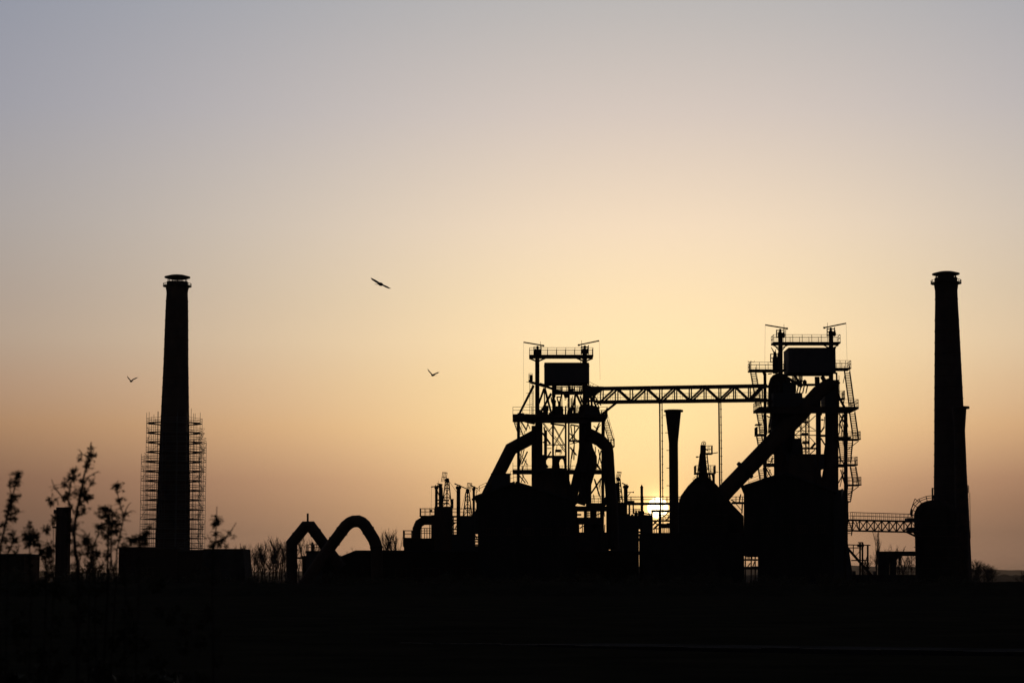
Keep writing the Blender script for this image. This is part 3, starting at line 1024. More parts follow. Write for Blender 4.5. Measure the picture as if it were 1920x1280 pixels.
# charging deck
platform(f1, F1, 961, 1137, 776, 791, 5.0, sides='flr')
m = MB()
for dd in (-4.5, 4.5):
    pbar(m, F1, 969, 785, 1003, 793.5, 5.0, dd)
    pbar(m, F1, 1003, 788, 1103, 790, 8.0, dd)
    pbar(m, F1, 1032, 794, 1058, 797.2, 2.2, dd)
    pbar(m, F1, 1070, 796, 1085, 798.5, 2.0, dd)
m.build('deck_girder', STEEL, f1)
m = MB()
pbox(m, F1, 970, 983, 774, 781, -3, 0)
pbar(m, F1, 985, 776.5, 993, 777.5, 2.0, 0)
m.build('deck_winch', SHEET, f1)
# machinery block below the footbridge landing
m = MB()
for ol in ([(1096, 721), (1106, 726), (1131, 726.5), (1130, 731), (1121, 737), (1116, 742), (1110, 741), (1096, 748)],
           [(1096, 757), (1104, 761), (1113, 762), (1121, 764.5), (1123, 771), (1126, 779), (1128, 790), (1096, 790)]):
    m.prism([(P(x, y, F1).x, P(x, y, F1).z) for x, y in ol], F1 - 2.2, F1 + 1.6)
for a in ((1096, 745, 1096, 762, 5), (1102, 740, 1104, 764, 3.4), (1108, 740, 1110, 764, 3.0), (1113, 738, 1113, 752, 3.4), (1098, 750.5, 1117, 752, 2.6), (1113, 752, 1119, 764, 2.0), (1105, 744, 1112, 748, 3)):
    pbar(m, F1, *a, -1.5)
k1 = pxm(F1)
mo = m.build('bridge_landing_house', SHEET, f1)
m = MB()
for a in ((1106, 722, 1110, 734), (1115, 742, 1127, 760), (1117, 748, 1124, 766), (1113, 757, 1120, 758)):
    pbar(m, F1, *a, 1.4, -2.6)
m.build('strut', STEEL, mo)
m = MB(); railing(m, [P(1104, 726, F1 - 2), P(1128, 737.5, F1 - 2)], 0.95, 0.7, 0.06); m.build('railing', RAILM, mo)
platform(f1, F1, 1127, 1137.5, 782, 786, 1.5, step=0.7)
m = MB(); pbar(m, F1, 1155.5, 755, 1128, 777, 3.2, -1.2); pbar(m, F1, 1155.5, 755, 1128, 777, 3.2, 1.2); m.build('bridge_strut', STEEL, f1)
# big corner columns and the two uptakes' lower halves
for x, y0, y1, w_, dd in ((1011.5, 768, 1087, 11.5, -2), (1004, 798, 1087, 15, 0.5), (1023, 806, 860, 6.0, 3), (1091.5, 770, 944, 12, -2), (1101.5, 788, 944, 15, 0.5)):
    m = MB()
    zb = max(0.0, P(x, y1, F1 + dd).z)
    xx = P(x, 1000, F1 + dd).x
    m.tube([(xx, F1 + dd, zb if y1 < 1080 else 0), (P(x, y0, F1 + dd).x, F1 + dd, P(x, y0, F1 + dd).z)], w_ * k1 / 2, 16)
    m.build('uptake_column', PIPE, f1)
# outer tower legs
for x, y0, x1_, dd in ((971, 786, 971.5, -4), (973.5, 786, 972, 4), (1129.5, 788, 1128.5, -4), (1132.5, 788, 1129.5, 4), (1037, 792, 1037, -4.5), (1036.5, 792, 1037.5, 4.5), (1060.6, 792, 1061, -4.5), (1066.5, 792, 1065.5, 4.5)):
    m = MB()
    b_ = P(x1_, 1070, F1 + dd); b_.z = 0
    m.bar(b_, P(x, y0, F1 + dd), 0.3, 0.35)
    m.build('tower_leg', STEEL, f1)
# lattice bracing of the tower
m = MB()
def X(x0, y0, x1, y1, w_, dd):
    pbar(m, F1, x0, y0, x1, y1, w_, dd); pbar(m, F1, x1, y0, x0, y1, w_, dd)
for dd in (-4.0, 4.3):
    X(1038, 797, 1059, 834, 1.0, dd)
    X(1038, 800, 1059, 838, 0.9, dd)
    pbar(m, F1, 1018, 793, 1036, 819, 1.3, dd)
    pbar(m, F1, 1020, 793, 1037, 815, 0.8, dd)
    pbar(m, F1, 1038, 819, 1060, 848, 1.0, dd)
    pbar(m, F1, 1040, 817, 1060, 844, 1.0, dd)
    pbar(m, F1, 1017, 811, 1032, 832, 2.4, dd)
    pbar(m, F1, 1020, 800, 1024.5, 828, 2.2, dd)
    pbar(m, F1, 1018, 829.5, 1025, 826, 2.0, dd)
    pbar(m, F1, 1035, 800, 1029, 808, 1.3, dd)
    pbar(m, F1, 1024, 833.5, 1060, 833.5, 1.3, dd)
    pbar(m, F1, 1026, 840.3, 1034, 840.3, 1.1, dd)
    pbar(m, F1, 1033, 846, 1028, 854, 2.0, dd)
    pbar(m, F1, 1068, 812, 1085.5, 829, 1.5, dd)
    pbar(m, F1, 1085.5, 800, 1068, 826, 1.8, dd)
    pbar(m, F1, 1070, 796, 1075, 830, 1.6, dd)
    pbar(m, F1, 1077.5, 796, 1076, 862, 1.6, dd)
    pbar(m, F1, 1065, 826.5, 1087, 826, 2.4, dd)
    pbar(m, F1, 1069, 832, 1086, 828, 1.2, dd)
    pbar(m, F1, 1069, 838, 1081, 853, 2.0, dd)
    pbar(m, F1, 1073, 842, 1070, 866, 1.2, dd)
    pbar(m, F1, 1071, 862, 1068, 888, 1.3, dd)
    pbar(m, F1, 1076, 836, 1072, 860, 1.1, dd)
    pbar(m, F1, 1062, 872, 1062, 846, 1.0, dd)
    for x0, y0, x1, y1, w_ in ((976, 788, 987, 806, 2.0), (991, 790, 986, 808, 1.6), (988, 790, 994, 804, 1.2), (976, 806, 982, 816, 1.0),
                               (978, 842, 974, 876, 1.3), (983, 842, 975, 872, 1.2), (989, 846, 978, 870, 2.0), (974, 850, 990, 872, 1.0),
                               (973, 890, 985, 905, 1.6), (982, 890, 977, 904, 1.2), (979, 890, 990, 906, 1.2), (987, 860, 980, 880, 1.0)):
        pbar(m, F1, x0, y0, x1, y1, w_, dd)
    for x0, y0, x1, y1, w_ in ((1124, 792, 1117, 808, 2.0), (1113, 798, 1122, 806, 1.2), (1126, 796, 1120, 804, 1.2), (1111, 860, 1126, 880, 2.4), (1127, 844, 1120, 876, 1.6),
                               (1122, 842, 1127, 868, 1.4), (1108, 925, 1127, 897, 2.2), (1114, 897, 1124, 930, 1.6), (1116, 899, 1126, 934, 1.0), (1117, 844, 1113, 862, 1.2)):
        pbar(m, F1, x0, y0, x1, y1, w_, dd)
m.build('lattice_bracing', STEEL, f1)
m = MB()                                                      # small hanging skip gear in the window
pbox(m, F1, 1041, 1052, 842, 847.6, -0.8, 0.8)
pbar(m, F1, 1044.5, 834, 1043.3, 843, 0.8, 0); pbar(m, F1, 1054.2, 834, 1053, 851, 0.9, 0); pbar(m, F1, 1041, 847, 1042, 853, 0.8, 0); pbar(m, F1, 1050.5, 847, 1050, 853, 0.8, 0)
m.build('skip_carriage', STEEL, f1)
# outside stairs
m = MB(); stairs(m, P(976.5, 816, F1 - 2.5), P(967.2, 789, F1 + 1.5), 0.75); m.build('stairs', RAILM, f1)
m = MB(); stairs(m, P(1146.5, 828, F1 - 1.5), P(1134.5, 787, F1 + 2.5), 0.85); m.build('stairs', RAILM, f1)
platform(f1, F1, 1145, 1152, 835.5, 839, 1.5, step=0.7)
# furnace shaft, throat and bustle
m = MB()
plathe(m, F1, 1034, [(92, 1087), (92, 985), (84, 930), (68, 900), (60, 880), (54, 878)], 40, -0.5)
m.build('furnace_shaft', PIPE, f1)
m = MB(); plathe(m, F1, 1042, [(17, 879), (14, 872), (13, 862), (16, 854)], 24); m.build('throat', PIPE, f1)
m = MB()
ptube(m, F1, [(1046, 868), (1049, 860), (1054, 857.5), (1058, 861), (1060, 872), (1060, 886)], 4.2, 10)
m.build('bell_pipe', PIPE, f1)
m = MB(); pbox(m, F1, 1023, 1060, 853.5, 858, -3, 3); m.build('throat_deck', STEEL, f1)
m = MB(); pbox(m, F1, 1016, 1024, 852, 880, -2, 2); pbar(m, F1, 1022.5, 862, 1027, 856, 3, 0); pbar(m, F1, 1022.5, 870, 1027, 876, 3, 0); m.build('gas_seal_box', SHEET, f1)
# downcomers
m = MB(); ptube(m, F1, [(1003, 817), (993, 822.5), (958, 841.5), (918, 921), (907, 945)], 24, 20, -1.0); m.build('downcomer_pipe', PIPE, f1)
m = MB(); ptube(m, F1, [(1098, 812), (1106, 815.5), (1125, 825), (1138, 838), (1139.6, 850), (1144.5, 915), (1147.5, 945), (1149, 1030)], [24, 25, 24, 22.5, 22.5, 20.5, 22, 24], 20, -0.5); m.build('downcomer_pipe', PIPE, f1)
m = MB(); ptube(m, F1, [(1097, 828), (1094, 850), (1091, 868), (1083, 892), (1077, 918), (1070, 948)], [20, 20, 19, 17.6, 17.6, 17.6], 18, -1.5); m.build('blast_pipe', PIPE, f1)
m = MB(); ptube(m, F1, [(1099, 822), (1102, 842), (1109, 858), (1110, 872), (1104, 893), (1096, 920), (1088, 945)], [20, 21, 21, 19, 18.4, 18.4, 18.4], 18, 1.5); m.build('blast_pipe', PIPE, f1)
# lower platforms
platform(f1, F1, 961, 1131, 880, 889, 5.0, sides='lrb', step=0.8)
platform(f1, F1, 1100, 1136, 942.5, 949.5, 4.5, step=0.9)
m = MB(); railing(m, [P(957, 905, F1), P(969, 902, F1), P(972, 903, F1)], 1.9, 0.6, 0.06, (0.4, 0.7, 1.0)); m.build('railing', RAILM, f1)
# lower base works: decks with pipes where small scraps of sky show through
m = MB()
pbox(m, F1, 1062, 1082, 948, 1040, -2, 2)
pbox(m, F1, 1080, 1140, 948.5, 958.5, -4, 4)
pbox(m, F1, 1095.5, 1100, 952, 1040, -2, 2)
pbox(m, F1, 1107, 1117.5, 950, 1000, -2, 2)
pbox(m, F1, 1126, 1130, 950, 1040, -2, 2)
pbox(m, F1, 1080, 1130, 969.5, 983, -3, 3)
pbox(m, F1, 1095, 1131, 983, 1040, -2, 2)
pbox(m, F1, 1080, 1140, 997.3, 1040, -3, 3)
pbar(m, F1, 1081, 964.5, 1090, 964.5, 2.4, 0)
pbox(m, F1, 1080, 1086, 983, 998, -1, 1)
m.build('base_works', STEEL, f1)
m = MB()
for yy in (962, 965.5):
    pbar(m, F1, 1099, yy, 1108, yy, 0.9, 1)
for xx in (1101.5, 1104, 1119.5, 1122.5):
    pbar(m, F1, xx, 958, xx, 970, 0.9, 1)
pbar(m, F1, 1117, 966, 1127, 961, 1.4, 0); pbar(m, F1, 1130, 966, 1136, 950, 1.2, 0); pbar(m, F1, 1131, 950, 1134, 968, 0.9, 0)
pbar(m, F1, 1087, 990, 1094, 985, 1.6, 0); pbar(m, F1, 1092, 983, 1092, 998, 1.2, 0); pbar(m, F1, 1134, 983, 1133, 1000, 1.2, 0)
m.build('small_pipes', RAILM, f1)

# ------------------------------------------------------------------ right blast furnace
F2 = 343.0
k2 = pxm(F2)
f2 = thing('blast_furnace', 'taller right blast furnace tower with zigzag stairs, at the right end of the footbridge', 'blast furnace',
           (P(1515, 1087, F2).x, F2, 0), 'disused blast furnaces')
bleeder(f2, F2, 1463.3, 8.6, 632, 760, (1455.4, 1470.6, 616, 633), (1434.8, 609, 1476.7, 616), (1475.5, 615.8), (1469.9, 622, 608), -1.5)
bleeder(f2, F2, 1558.2, 8.6, 630, 760, (1550.3, 1565.4, 613.5, 630.5), (1544.5, 614.4, 1586.4, 606), (1545.5, 614.3), (1551.4, 620, 605), -1.5)
platform(f2, F2, 1447.8, 1573.5, 640.5, 647.8, 1.7)
m = MB()
for cx in (1463.3, 1558.2):
    for sx in (-1, 1):
        for dd in (-1.2, 1.2):
            pbar(m, F2, cx + sx * 3, 657, cx + sx * 11, 647, 1.3, dd)
            pbar(m, F2, cx + sx * 3, 652, cx + sx * 14, 647, 1.3, dd)
m.build('bracket', STEEL, f2)
for xx, yy in ((1434.8, 609.2), (1586.4, 606.2)):
    m = MB(); pbar(m, F2, xx, yy, xx + (-0.8 if xx < 1500 else 2), 682 if xx < 1500 else 680, 0.32, -1.5); m.build('pull_cable', RAILM, f2)
m = MB(); pbar(m, F2, 1473.2, 617, 1473.2, 645, 0.8, -1.5); m.build('guide_rod', RAILM, f2)
m = MB(); pbox(m, F2, 1474.2, 1561.4, 652.3, 705, -3.2, 3.2)
hh = m.build('hoist_house', SHEET_PALE, f2)
m = MB(); pbox(m, F2, 1473.6, 1562, 651.4, 653.2, -3.35, 3.35); m.build('roof', ROOF, hh)
# secondary bleeder on the left
m = MB(); plathe(m, F2, 1453.3, [(10, 700), (10, 672), (7.5, 668), (6, 663), (3.5, 659)], 16); o = m.build('small_bleeder', PIPE, f2)
m = MB()
ptube(m, F2, [(1452.6, 668), (1450.5, 659), (1446, 651)], [2.4, 2.2, 1.6], 8); ptube(m, F2, [(1453.5, 666), (1454.2, 655)], [2, 1.4], 8)
for x in (1445, 1458.4):
    for dd in (-.6, .6): pbar(m, F2, x, 679.5, x, 663, 1.3, dd)
for yy in (663.5, 671, 678.5): pbar(m, F2, 1445, yy, 1458.4, yy, 1.1, 0.6)
pbar(m, F2, 1458.6, 661, 1458.6, 694, 0.8, 0)
m.build('valve_frame', STEEL, o)
platform(f2, F2, 1404.4, 1471, 692.5, 697.8, 2.0, step=1.3)
m = MB(); pbar(m, F2, 1408, 692, 1408, 676, 0.8, -1.9); pbar(m, F2, 1402.5, 678.4, 1414.5, 678.4, 0.8, -1.9); pbar(m, F2, 1402.6, 676, 1402.6, 678.4, 0.7, -1.9); pbar(m, F2, 1414.4, 676, 1414.4, 678.4, 0.7, -1.9); pbar(m, F2, 1405.3, 682, 1405.3, 694, 1.4, -1.9)
m.build('aerial', RAILM, f2)
platform(f2, F2, 1561, 1592.8, 689.5, 695.2, 2.0, step=1.0)
m = MB(); pbar(m, F2, 1434, 698, 1434, 725, 3.2, 0, None); pbar(m, F2, 1431, 698, 1434, 707, 2.0, 0); pbar(m, F2, 1440, 701, 1447, 700, 1.5, 0)
m.build('landing_post', STEEL, f2)
# furnace head: dome, catwalk below the hoist house, machinery
m = MB(); plathe(m, F2, 1462, [(46, 764), (44.5, 740), (42.5, 720), (36, 709), (25, 703), (12, 700)], 32, 1.0); m.build('gas_dome', PIPE, f2)
m = MB()
for dd in (-2.8, 2.8):
    pbar(m, F2, 1468, 703, 1504, 725, 5.0, dd)
    pbar(m, F2, 1495, 721.5, 1541, 721, 3.2, dd)
    pbar(m, F2, 1541, 705, 1552, 725, 7, dd)
    pbar(m, F2, 1488, 700, 1500, 720, 3, dd)
    for x in (1494, 1499, 1505, 1511): pbar(m, F2, x, 737, x + 3, 723, 1.6, dd)
    pbar(m, F2, 1491, 735, 1491, 722, 2.0, dd)
m.build('crown_girder', STEEL, f2)
m = MB()
m.lathe(P(1508.8, 717, F2).x, F2, [(0.12, P(960, 722, F2).z), (0.34, P(960, 719.5, F2).z), (0.34, P(960, 714.5, F2).z), (0.1, P(960, 711.5, F2).z)], 12)
m.lathe(P(1502, 717, F2).x, F2, [(0.12, P(960, 722, F2).z), (0.2, P(960, 719.5, F2).z), (0.12, P(960, 710, F2).z)], 12)
for x in (1529, 1532, 1535): pbar(m, F2, x, 706, x + 0.5, 722, 2.2, 0)
m.build('charging_gear', STEEL, f2)
cw = platform(f2, F2, 1488, 1502, 715.5, 717.5, 2.2, step=0.7)
# top furnace body above charging deck
m = MB(); pbox(m, F2, 1446, 1500, 736, 774, -3.0, 3.0); pbox(m, F2, 1466, 1489, 716, 740, -2.5, 2.5); pbox(m, F2, 1500, 1529, 745, 768, -2.5, 2.5); pbox(m, F2, 1532, 1536, 742, 768, -1.5, 1.5)
pbox(m, F2, 1543, 1569, 712, 770, -2.5, 2.5)
m.build('charging_house', SHEET, f2)
m = MB()
for dd in (-2.9, 2.9):
    pbar(m, F2, 1568.5, 698, 1570, 770, 2.0, dd)
    pbar(m, F2, 1562, 698, 1569, 700, 2.4, dd)
    pbar(m, F2, 1570, 738, 1583, 763, 3.0, dd)
    pbar(m, F2, 1572, 750, 1582, 748, 2.2, dd)
    pbar(m, F2, 1569, 717.5, 1575, 717.5, 2.4, dd)
m.build('head_frame', STEEL, f2)
m = MB(); ladder(m, P(1572.5, 735, F2), P(1571.5, 704, F2), 0.3); m.build('ladder', RAILM, f2)
platform(f2, F2, 1571, 1582, 746.5, 750, 1.6, step=0.6)
# charging deck
platform(f2, F2, 1418, 1601.8, 762, 775, 4.6, sides='flr', step=1.2)
m = MB()
for dd in (-4.2, 4.2):
    pbar(m, F2, 1440, 770, 1580, 770, 9, dd)
    pbar(m, F2, 1438, 757, 1449, 751, 1.8, dd)
m.build('deck_girder', STEEL, f2)
# tower legs
for x, y0, dd in ((1433.5, 700, -3.5), (1435.2, 700, 3.5), (1584, 772, -3.5), (1587.2, 772, 3.5), (1533.2, 772, -4), (1537.2, 772, 3), (1531.5, 772, 4)):
    m = MB()
    b_ = P(x, 1060, F2 + dd); b_.z = 0
    m.bar(b_, P(x, y0, F2 + dd), 0.30, 0.34)
    m.build('tower_leg', STEEL, f2)
# big columns
for x, y0, xb, w_, dd in ((1559.5, 740, 1559, 25, -1), (1460, 740, 1460, 18, -1), (1472, 770, 1472, 18, 1)):
    m = MB()
    b_ = P(xb, 1040, F2 + dd)
    m.tube([(b_.x, F2 + dd, 0), (P(x, 860, F2 + dd).x, F2 + dd, P(x, 860, F2 + dd).z), (P(x, y0, F2 + dd).x, F2 + dd, P(x, y0, F2 + dd).z)], w_ * k2 / 2, 18)
    m.build('uptake_column', PIPE, f2)
m = MB(); ptube(m, F2, [(1558, 828), (1556, 850), (1556, 876), (1548, 910), (1540, 935)], [21, 23, 23, 20, 20], 18, -2.0); m.build('blast_pipe', PIPE, f2)
# furnace shaft
m = MB(); plathe(m, F2, 1500, [(92, 1087), (92, 950), (84, 900), (70, 870), (58, 852)], 40, -1); m.build('furnace_shaft', PIPE, f2)
m = MB(); pbox(m, F2, 1471, 1541, 850.8, 882, -3, 3); pbox(m, F2, 1538, 1544, 853, 880, -2, 2); m.build('throat_house', SHEET, f2)
m = MB()
ol = [(1488, 822.5), (1499.5, 822.5), (1503, 840), (1503.5, 852), (1471, 852), (1471, 815), (1477, 800), (1489, 800)]
m.prism([(P(x, y, F2).x, P(x, y, F2).z) for x, y in ol], F2 - 1.5, F2 + 1.5)
m.build('skip_bin', SHEET, f2)
m = MB()
def X2(x0, y0, x1, y1, w_, dd):
    pbar(m, F2, x0, y0, x1, y1, w_, dd); pbar(m, F2, x1, y0, x0, y1, w_, dd)
pbox(m, F2, 1446, 1482, 772, 852, -1.5, 1.5)
m.build('skip_shaft_wall', SHEET, f2)
m = MB()
for dd in (-3.8, 3.8):
    pbar(m, F2, 1529, 779, 1491, 815, 1.1, dd)
    pbar(m, F2, 1511, 795, 1529, 806, 0.9, dd)
    pbar(m, F2, 1494, 794, 1506, 807, 0.9, dd)
    pbar(m, F2, 1489.5, 807.5, 1530, 807.5, 0.9, dd)
    pbar(m, F2, 1489.5, 815.7, 1530, 815.7, 1.3, dd)
    pbar(m, F2, 1517, 818, 1528, 830, 0.9, dd)
    pbar(m, F2, 1503, 840.5, 1530, 840.5, 2.4, dd)
    pbar(m, F2, 1520, 841, 1529, 830, 4.0, dd)
    pbar(m, F2, 1519, 850.5, 1528, 843, 1.3, dd)
    pbar(m, F2, 1492, 817, 1500, 822, 0.8, dd)
    pbar(m, F2, 1545.5, 800, 1539, 810, 2.0, dd)
    pbar(m, F2, 1546, 781, 1545, 800, 1.0, dd)
    pbar(m, F2, 1538.5, 816.5, 1547, 816.5, 4.2, dd)
    pbar(m, F2, 1539, 821, 1547, 834, 1.8, dd)
    pbar(m, F2, 1538, 776, 1541, 777, 2.5, dd)
    for a in ((1450.5, 777, 1437, 768, 2), (1437.5, 779.5, 1452, 786, 1.6), (1437, 782, 1438.6, 812, 0.9), (1444, 784, 1441, 812, 2.0), (1449, 786, 1443, 812, 1.5), (1440, 782, 1441, 810, 0.7),
              (1436, 877, 1446, 895, 1.8), (1441, 878, 1447, 890, 1.1), (1437, 895, 1445, 880, 0.9), (1450, 858, 1439, 878, 1.0), (1436.5, 862, 1448, 866, 1.2)):
        pbar(m, F2, *a, dd)
    for a in ((1573, 775, 1584, 793, 1.8), (1583, 776, 1573, 797, 2.0), (1575, 795, 1581, 810, 1.3), (1573, 800, 1577, 790, 1.2), (1580, 776, 1578, 816, 1.1), (1574.5, 780, 1574, 812, 1.0), (1582, 790, 1586, 795, 1.2),
              (1572.5, 855, 1583, 870, 1.6), (1576, 880, 1586, 916, 1.3), (1584, 882, 1572, 905, 1.5), (1581, 886, 1575, 912, 1.0), (1583, 890, 1584, 938, 1.2), (1579, 880, 1583, 905, 0.8)):
        pbar(m, F2, *a, dd)
m.build('lattice_bracing', STEEL, f2)
m = MB()
lattice(m, P(1509, 851, F2), P(1509, 776, F2), 1.3, 1.3, 0.09, 0.05, 6)
pbar(m, F2, 1511, 851, 1511, 776, 1.8, 0)
for a in ((1499, 1514, 789.5, 793), (1504, 1515, 811, 815.5), (1505, 1516, 827, 832)): pbox(m, F2, a[0], a[1], a[2], a[3], -0.6, 0.6)
pbar(m, F2, 1501, 784.4, 1517, 784.4, 1.2, 0); pbar(m, F2, 1502, 779.5, 1517, 779.5, 1.0, 0)
pbar(m, F2, 1503, 846.5, 1516, 846.5, 1.2, 0)
m.build('bell_rod_mast', STEEL, f2)
m = MB()
m.tube([P(1539.5, 787.5, F2), P(1540.5, 786.6, F2), P(1543.2, 786.8, F2), P(1544.2, 787.6, F2)], [0.04, 0.13, 0.13, 0.05], 10); pbar(m, F2, 1543, 787.3, 1548, 787.3, 0.6, 0)
m.build('floodlight', RAILM, f2)
# zigzag stairs and landings, right side
for a in ((1566, 1611.2, 822, 826.3), (1573, 1605.5, 869.5, 874.3), (1586, 1612.3, 907.5, 911.3)):
    platform(f2, F2, *a, 1.7, step=0.8)
    m = MB(); pbar(m, F2, 1610, a[3], 1588, a[3] + 17, 1.0, -1.5); pbar(m, F2, 1610, a[3], 1588, a[3] + 17, 1.0, 1.5)
    if a[1] > 1607: m.build('bracket', STEEL, f2)
for (x0, y0, x1, y1, d0, d1) in ((1597, 762, 1588, 696, -1.6, 1.6), (1604.5, 822, 1597.5, 773, -1.6, 1.6), (1590, 867, 1594, 827, 1.4, -1.4), (1604.5, 907, 1599, 875, -1.4, 1.4), (1589.8, 939, 1594.5, 912, 1.4, -1.4),
                                 (1581.5, 866, 1576.5, 826, 1.4, -1.4), (1591.5, 1003, 1595, 977, 1.4, -1.4)):
    m = MB(); stairs(m, P(x0, y0, F2 + d0), P(x1, y1, F2 + d1), 0.85); m.build('stairs', RAILM, f2)
platform(f2, F2, 1588, 1593.5, 938.6, 942, 1.0, rail=False)
# zigzag stairs, left side
platform(f2, F2, 1417, 1436, 813, 818, 2.0, step=0.7)
m = MB(); pbar(m, F2, 1416.2, 796.2, 1427.5, 796.2, 1.6, -1.5, None, 20); m.build('stair_canopy', SHEET, f2)
for (x0, y0, x1, y1, d0, d1) in ((1422.8, 762, 1412, 698, -1.6, 1.6), (1430.5, 813, 1423.5, 774, -1.6, 1.6), (1427, 838, 1423.2, 818, -1, 1), (1430.5, 903, 1426, 877, -1.2, 1.2)):
    m = MB(); stairs(m, P(x0, y0, F2 + d0), P(x1, y1, F2 + d1), 0.85); m.build('stairs', RAILM, f2)
platform(f2, F2, 1434, 1456, 868, 875, 2.5, step=0.8)
platform(f2, F2, 1562, 1590, 869.5, 876, 3.0, rail=False)
platform(f2, F2, 1562, 1590, 818, 826, 3.0, rail=False)
# great inclined downcomer
m = MB(); ptube(m, F2, [(1346, 938), (1365, 916), (1462, 815), (1505, 771), (1535, 735), (1552, 722), (1560, 718)], [31, 31, 31, 30, 26, 24, 22], 22, -2.5); m.build('downcomer_pipe', PIPE, f2)
m = MB(); ptube(m, F2, [(1395, 883), (1399, 879)], 39, 22, -2.5); m.build('flange', STEEL, f2)
# right lower edge: tall slender service tower under the zigzag stairs
m = MB()
pbox(m, F2, 1559, 1585, 950, 965, -2, 2)
ol = [(1579, 916), (1589, 940), (1588.5, 975), (1585, 1000), (1590, 1030), (1596, 1070), (1596, 1087), (1560, 1087), (1570, 1000), (1574, 960)]
m.prism([(P(x, y, F2).x, P(x, y, F2).z) for x, y in ol], F2 - 1, F2 + 1.5)
m.build('service_tower', SHEET, f2)

m = MB()
rc = random.Random(5)
for i in range(16):
    x = rc.uniform(1013, 1094); y = rc.uniform(760, 777)
    pbox(m, F1, x, x + rc.uniform(1.2, 4), y, 780, rc.uniform(-3, 0), rc.uniform(0.3, 2.5))
for i in range(9):
    x = rc.uniform(1068, 1096); y = rc.uniform(724, 736)
    pbox(m, F1, x, x + rc.uniform(1.0, 2.6), y, y + rc.uniform(2, 6), -1, 1)
for i in range(12):
    x = rc.uniform(1016, 1094); pbar(m, F1, x, rc.uniform(728, 745), x + rc.uniform(-3, 3), rc.uniform(755, 776), rc.uniform(0.5, 1.0), rc.uniform(-3, 3))
m.build('deck_machinery', STEEL, f1)
m = MB()
for i in range(10):
    x = rc.uniform(1448, 1545); pbox(m, F2, x, x + rc.uniform(1.5, 5), rc.uniform(752, 760), 766, rc.uniform(-3, 0), rc.uniform(0.3, 2.5))
for i in range(14):
    x = rc.uniform(1573, 1586); y = rc.uniform(700, 900); pbar(m, F2, x, y, x + rc.uniform(-5, 5), y + rc.uniform(8, 26), rc.uniform(0.5, 1.0), rc.uniform(-3, 3))
for i in range(10):
    x = rc.uniform(1436, 1450); y = rc.uniform(775, 900); pbar(m, F2, x, y, x + rc.uniform(-4, 4), y + rc.uniform(8, 22), rc.uniform(0.5, 1.0), rc.uniform(-3, 3))
m.build('deck_machinery', STEEL, f2)
m = MB()
for i in range(16):
    x = rc.choice((rc.uniform(976, 992), rc.uniform(1112, 1128))); y = rc.uniform(790, 935); pbar(m, F1, x, y, x + rc.uniform(-4, 4), y + rc.uniform(10, 24), rc.uniform(0.5, 1.1), rc.uniform(-4, 4))
m.build('service_pipes', RAILM, f1)
# ------------------------------------------------------------------ trussed footbridges
def truss(t, pa, pb, ya, yb, ends_top, ends_bot, nodes, pattern, width, chord, web, rail_h=None, rail_on='bot', posts=True):
    """two parallel trusses between photo columns pa..pb at depths ya..yb.
    ends_top / ends_bot: photo y of the chord centre lines at both ends; nodes: photo columns of the panel points"""
    def at(px, f, side):
        s = (px - pa) / (pb - pa)
        Yq = ya + (yb - ya) * s
        e = ends_top if f == 't' else ends_bot
        return P(px, e[0] + (e[1] - e[0]) * s, Yq) + nrm * (side * width / 2)
    u = P(pb, 800, yb) - P(pa, 800, ya); u.z = 0; u.normalize()
    nrm = Vector((u.y, -u.x, 0))
    if nrm.y > 0: nrm = -nrm
    k = pxm((ya + yb) / 2)
    for side in (-1, 1):
        for f in 'tb':
            m = MB(); m.bar(at(pa, f, side), at(pb, f, side), chord * k, chord * k * 0.55)
            m.build('chord', STEEL, t)
    for side in (-1, 1):
        m = MB()
        for i, x in enumerate(nodes):
            if posts: m.bar(at(x, 't', side), at(x, 'b', side), web * 0.9 * k, web * k * 0.8)
            if i < len(nodes) - 1:
                x2 = nodes[i + 1]
                if pattern == 'x':
                    m.bar(at(x, 't', side), at(x2, 'b', side), web * 0.8 * k); m.bar(at(x2, 't', side), at(x, 'b', side), web * 0.8 * k)
                elif i % 2 == 0: m.bar(at(x, 'b', side), at(x2, 't', side), web * 1.5 * k)
                else: m.bar(at(x, 't', side), at(x2, 'b', side), web * 1.5 * k)
        m.build('web_bracing', STEEL, t)
    dk = MB()
    f = 'b' if rail_on == 'bot' else 't'
    a0, a1, b0, b1 = at(pa, f, -1), at(pa, f, 1), at(pb, f, -1), at(pb, f, 1)
    up = Vector((0, 0, chord * k * 0.3))
    q = [a0, b0, b1, a1]
    vs = [v + up for v in q] + [v + up + Vector((0, 0, 0.08)) for v in q]
    dk._add(vs, [(0, 1, 2, 3), (7, 6, 5, 4), (0, 4, 5, 1), (1, 5, 6, 2), (2, 6, 7, 3), (3, 7, 4, 0)])
    d_ = dk.build('deck', STEEL, t)
    for side in (-0.92, 0.92):
        r_ = MB()
        e0, e1 = at(pa, f, side) + up + Vector((0, 0, .08)), at(pb, f, side) + up + Vector((0, 0, .08))
        railing(r_, [e0, e1], rail_h, 1.3, 0.045 if rail_on == 'bot' else 0.065, (0.5, 1.0))
        r_.build('railing', RAILM, d_)
    return at

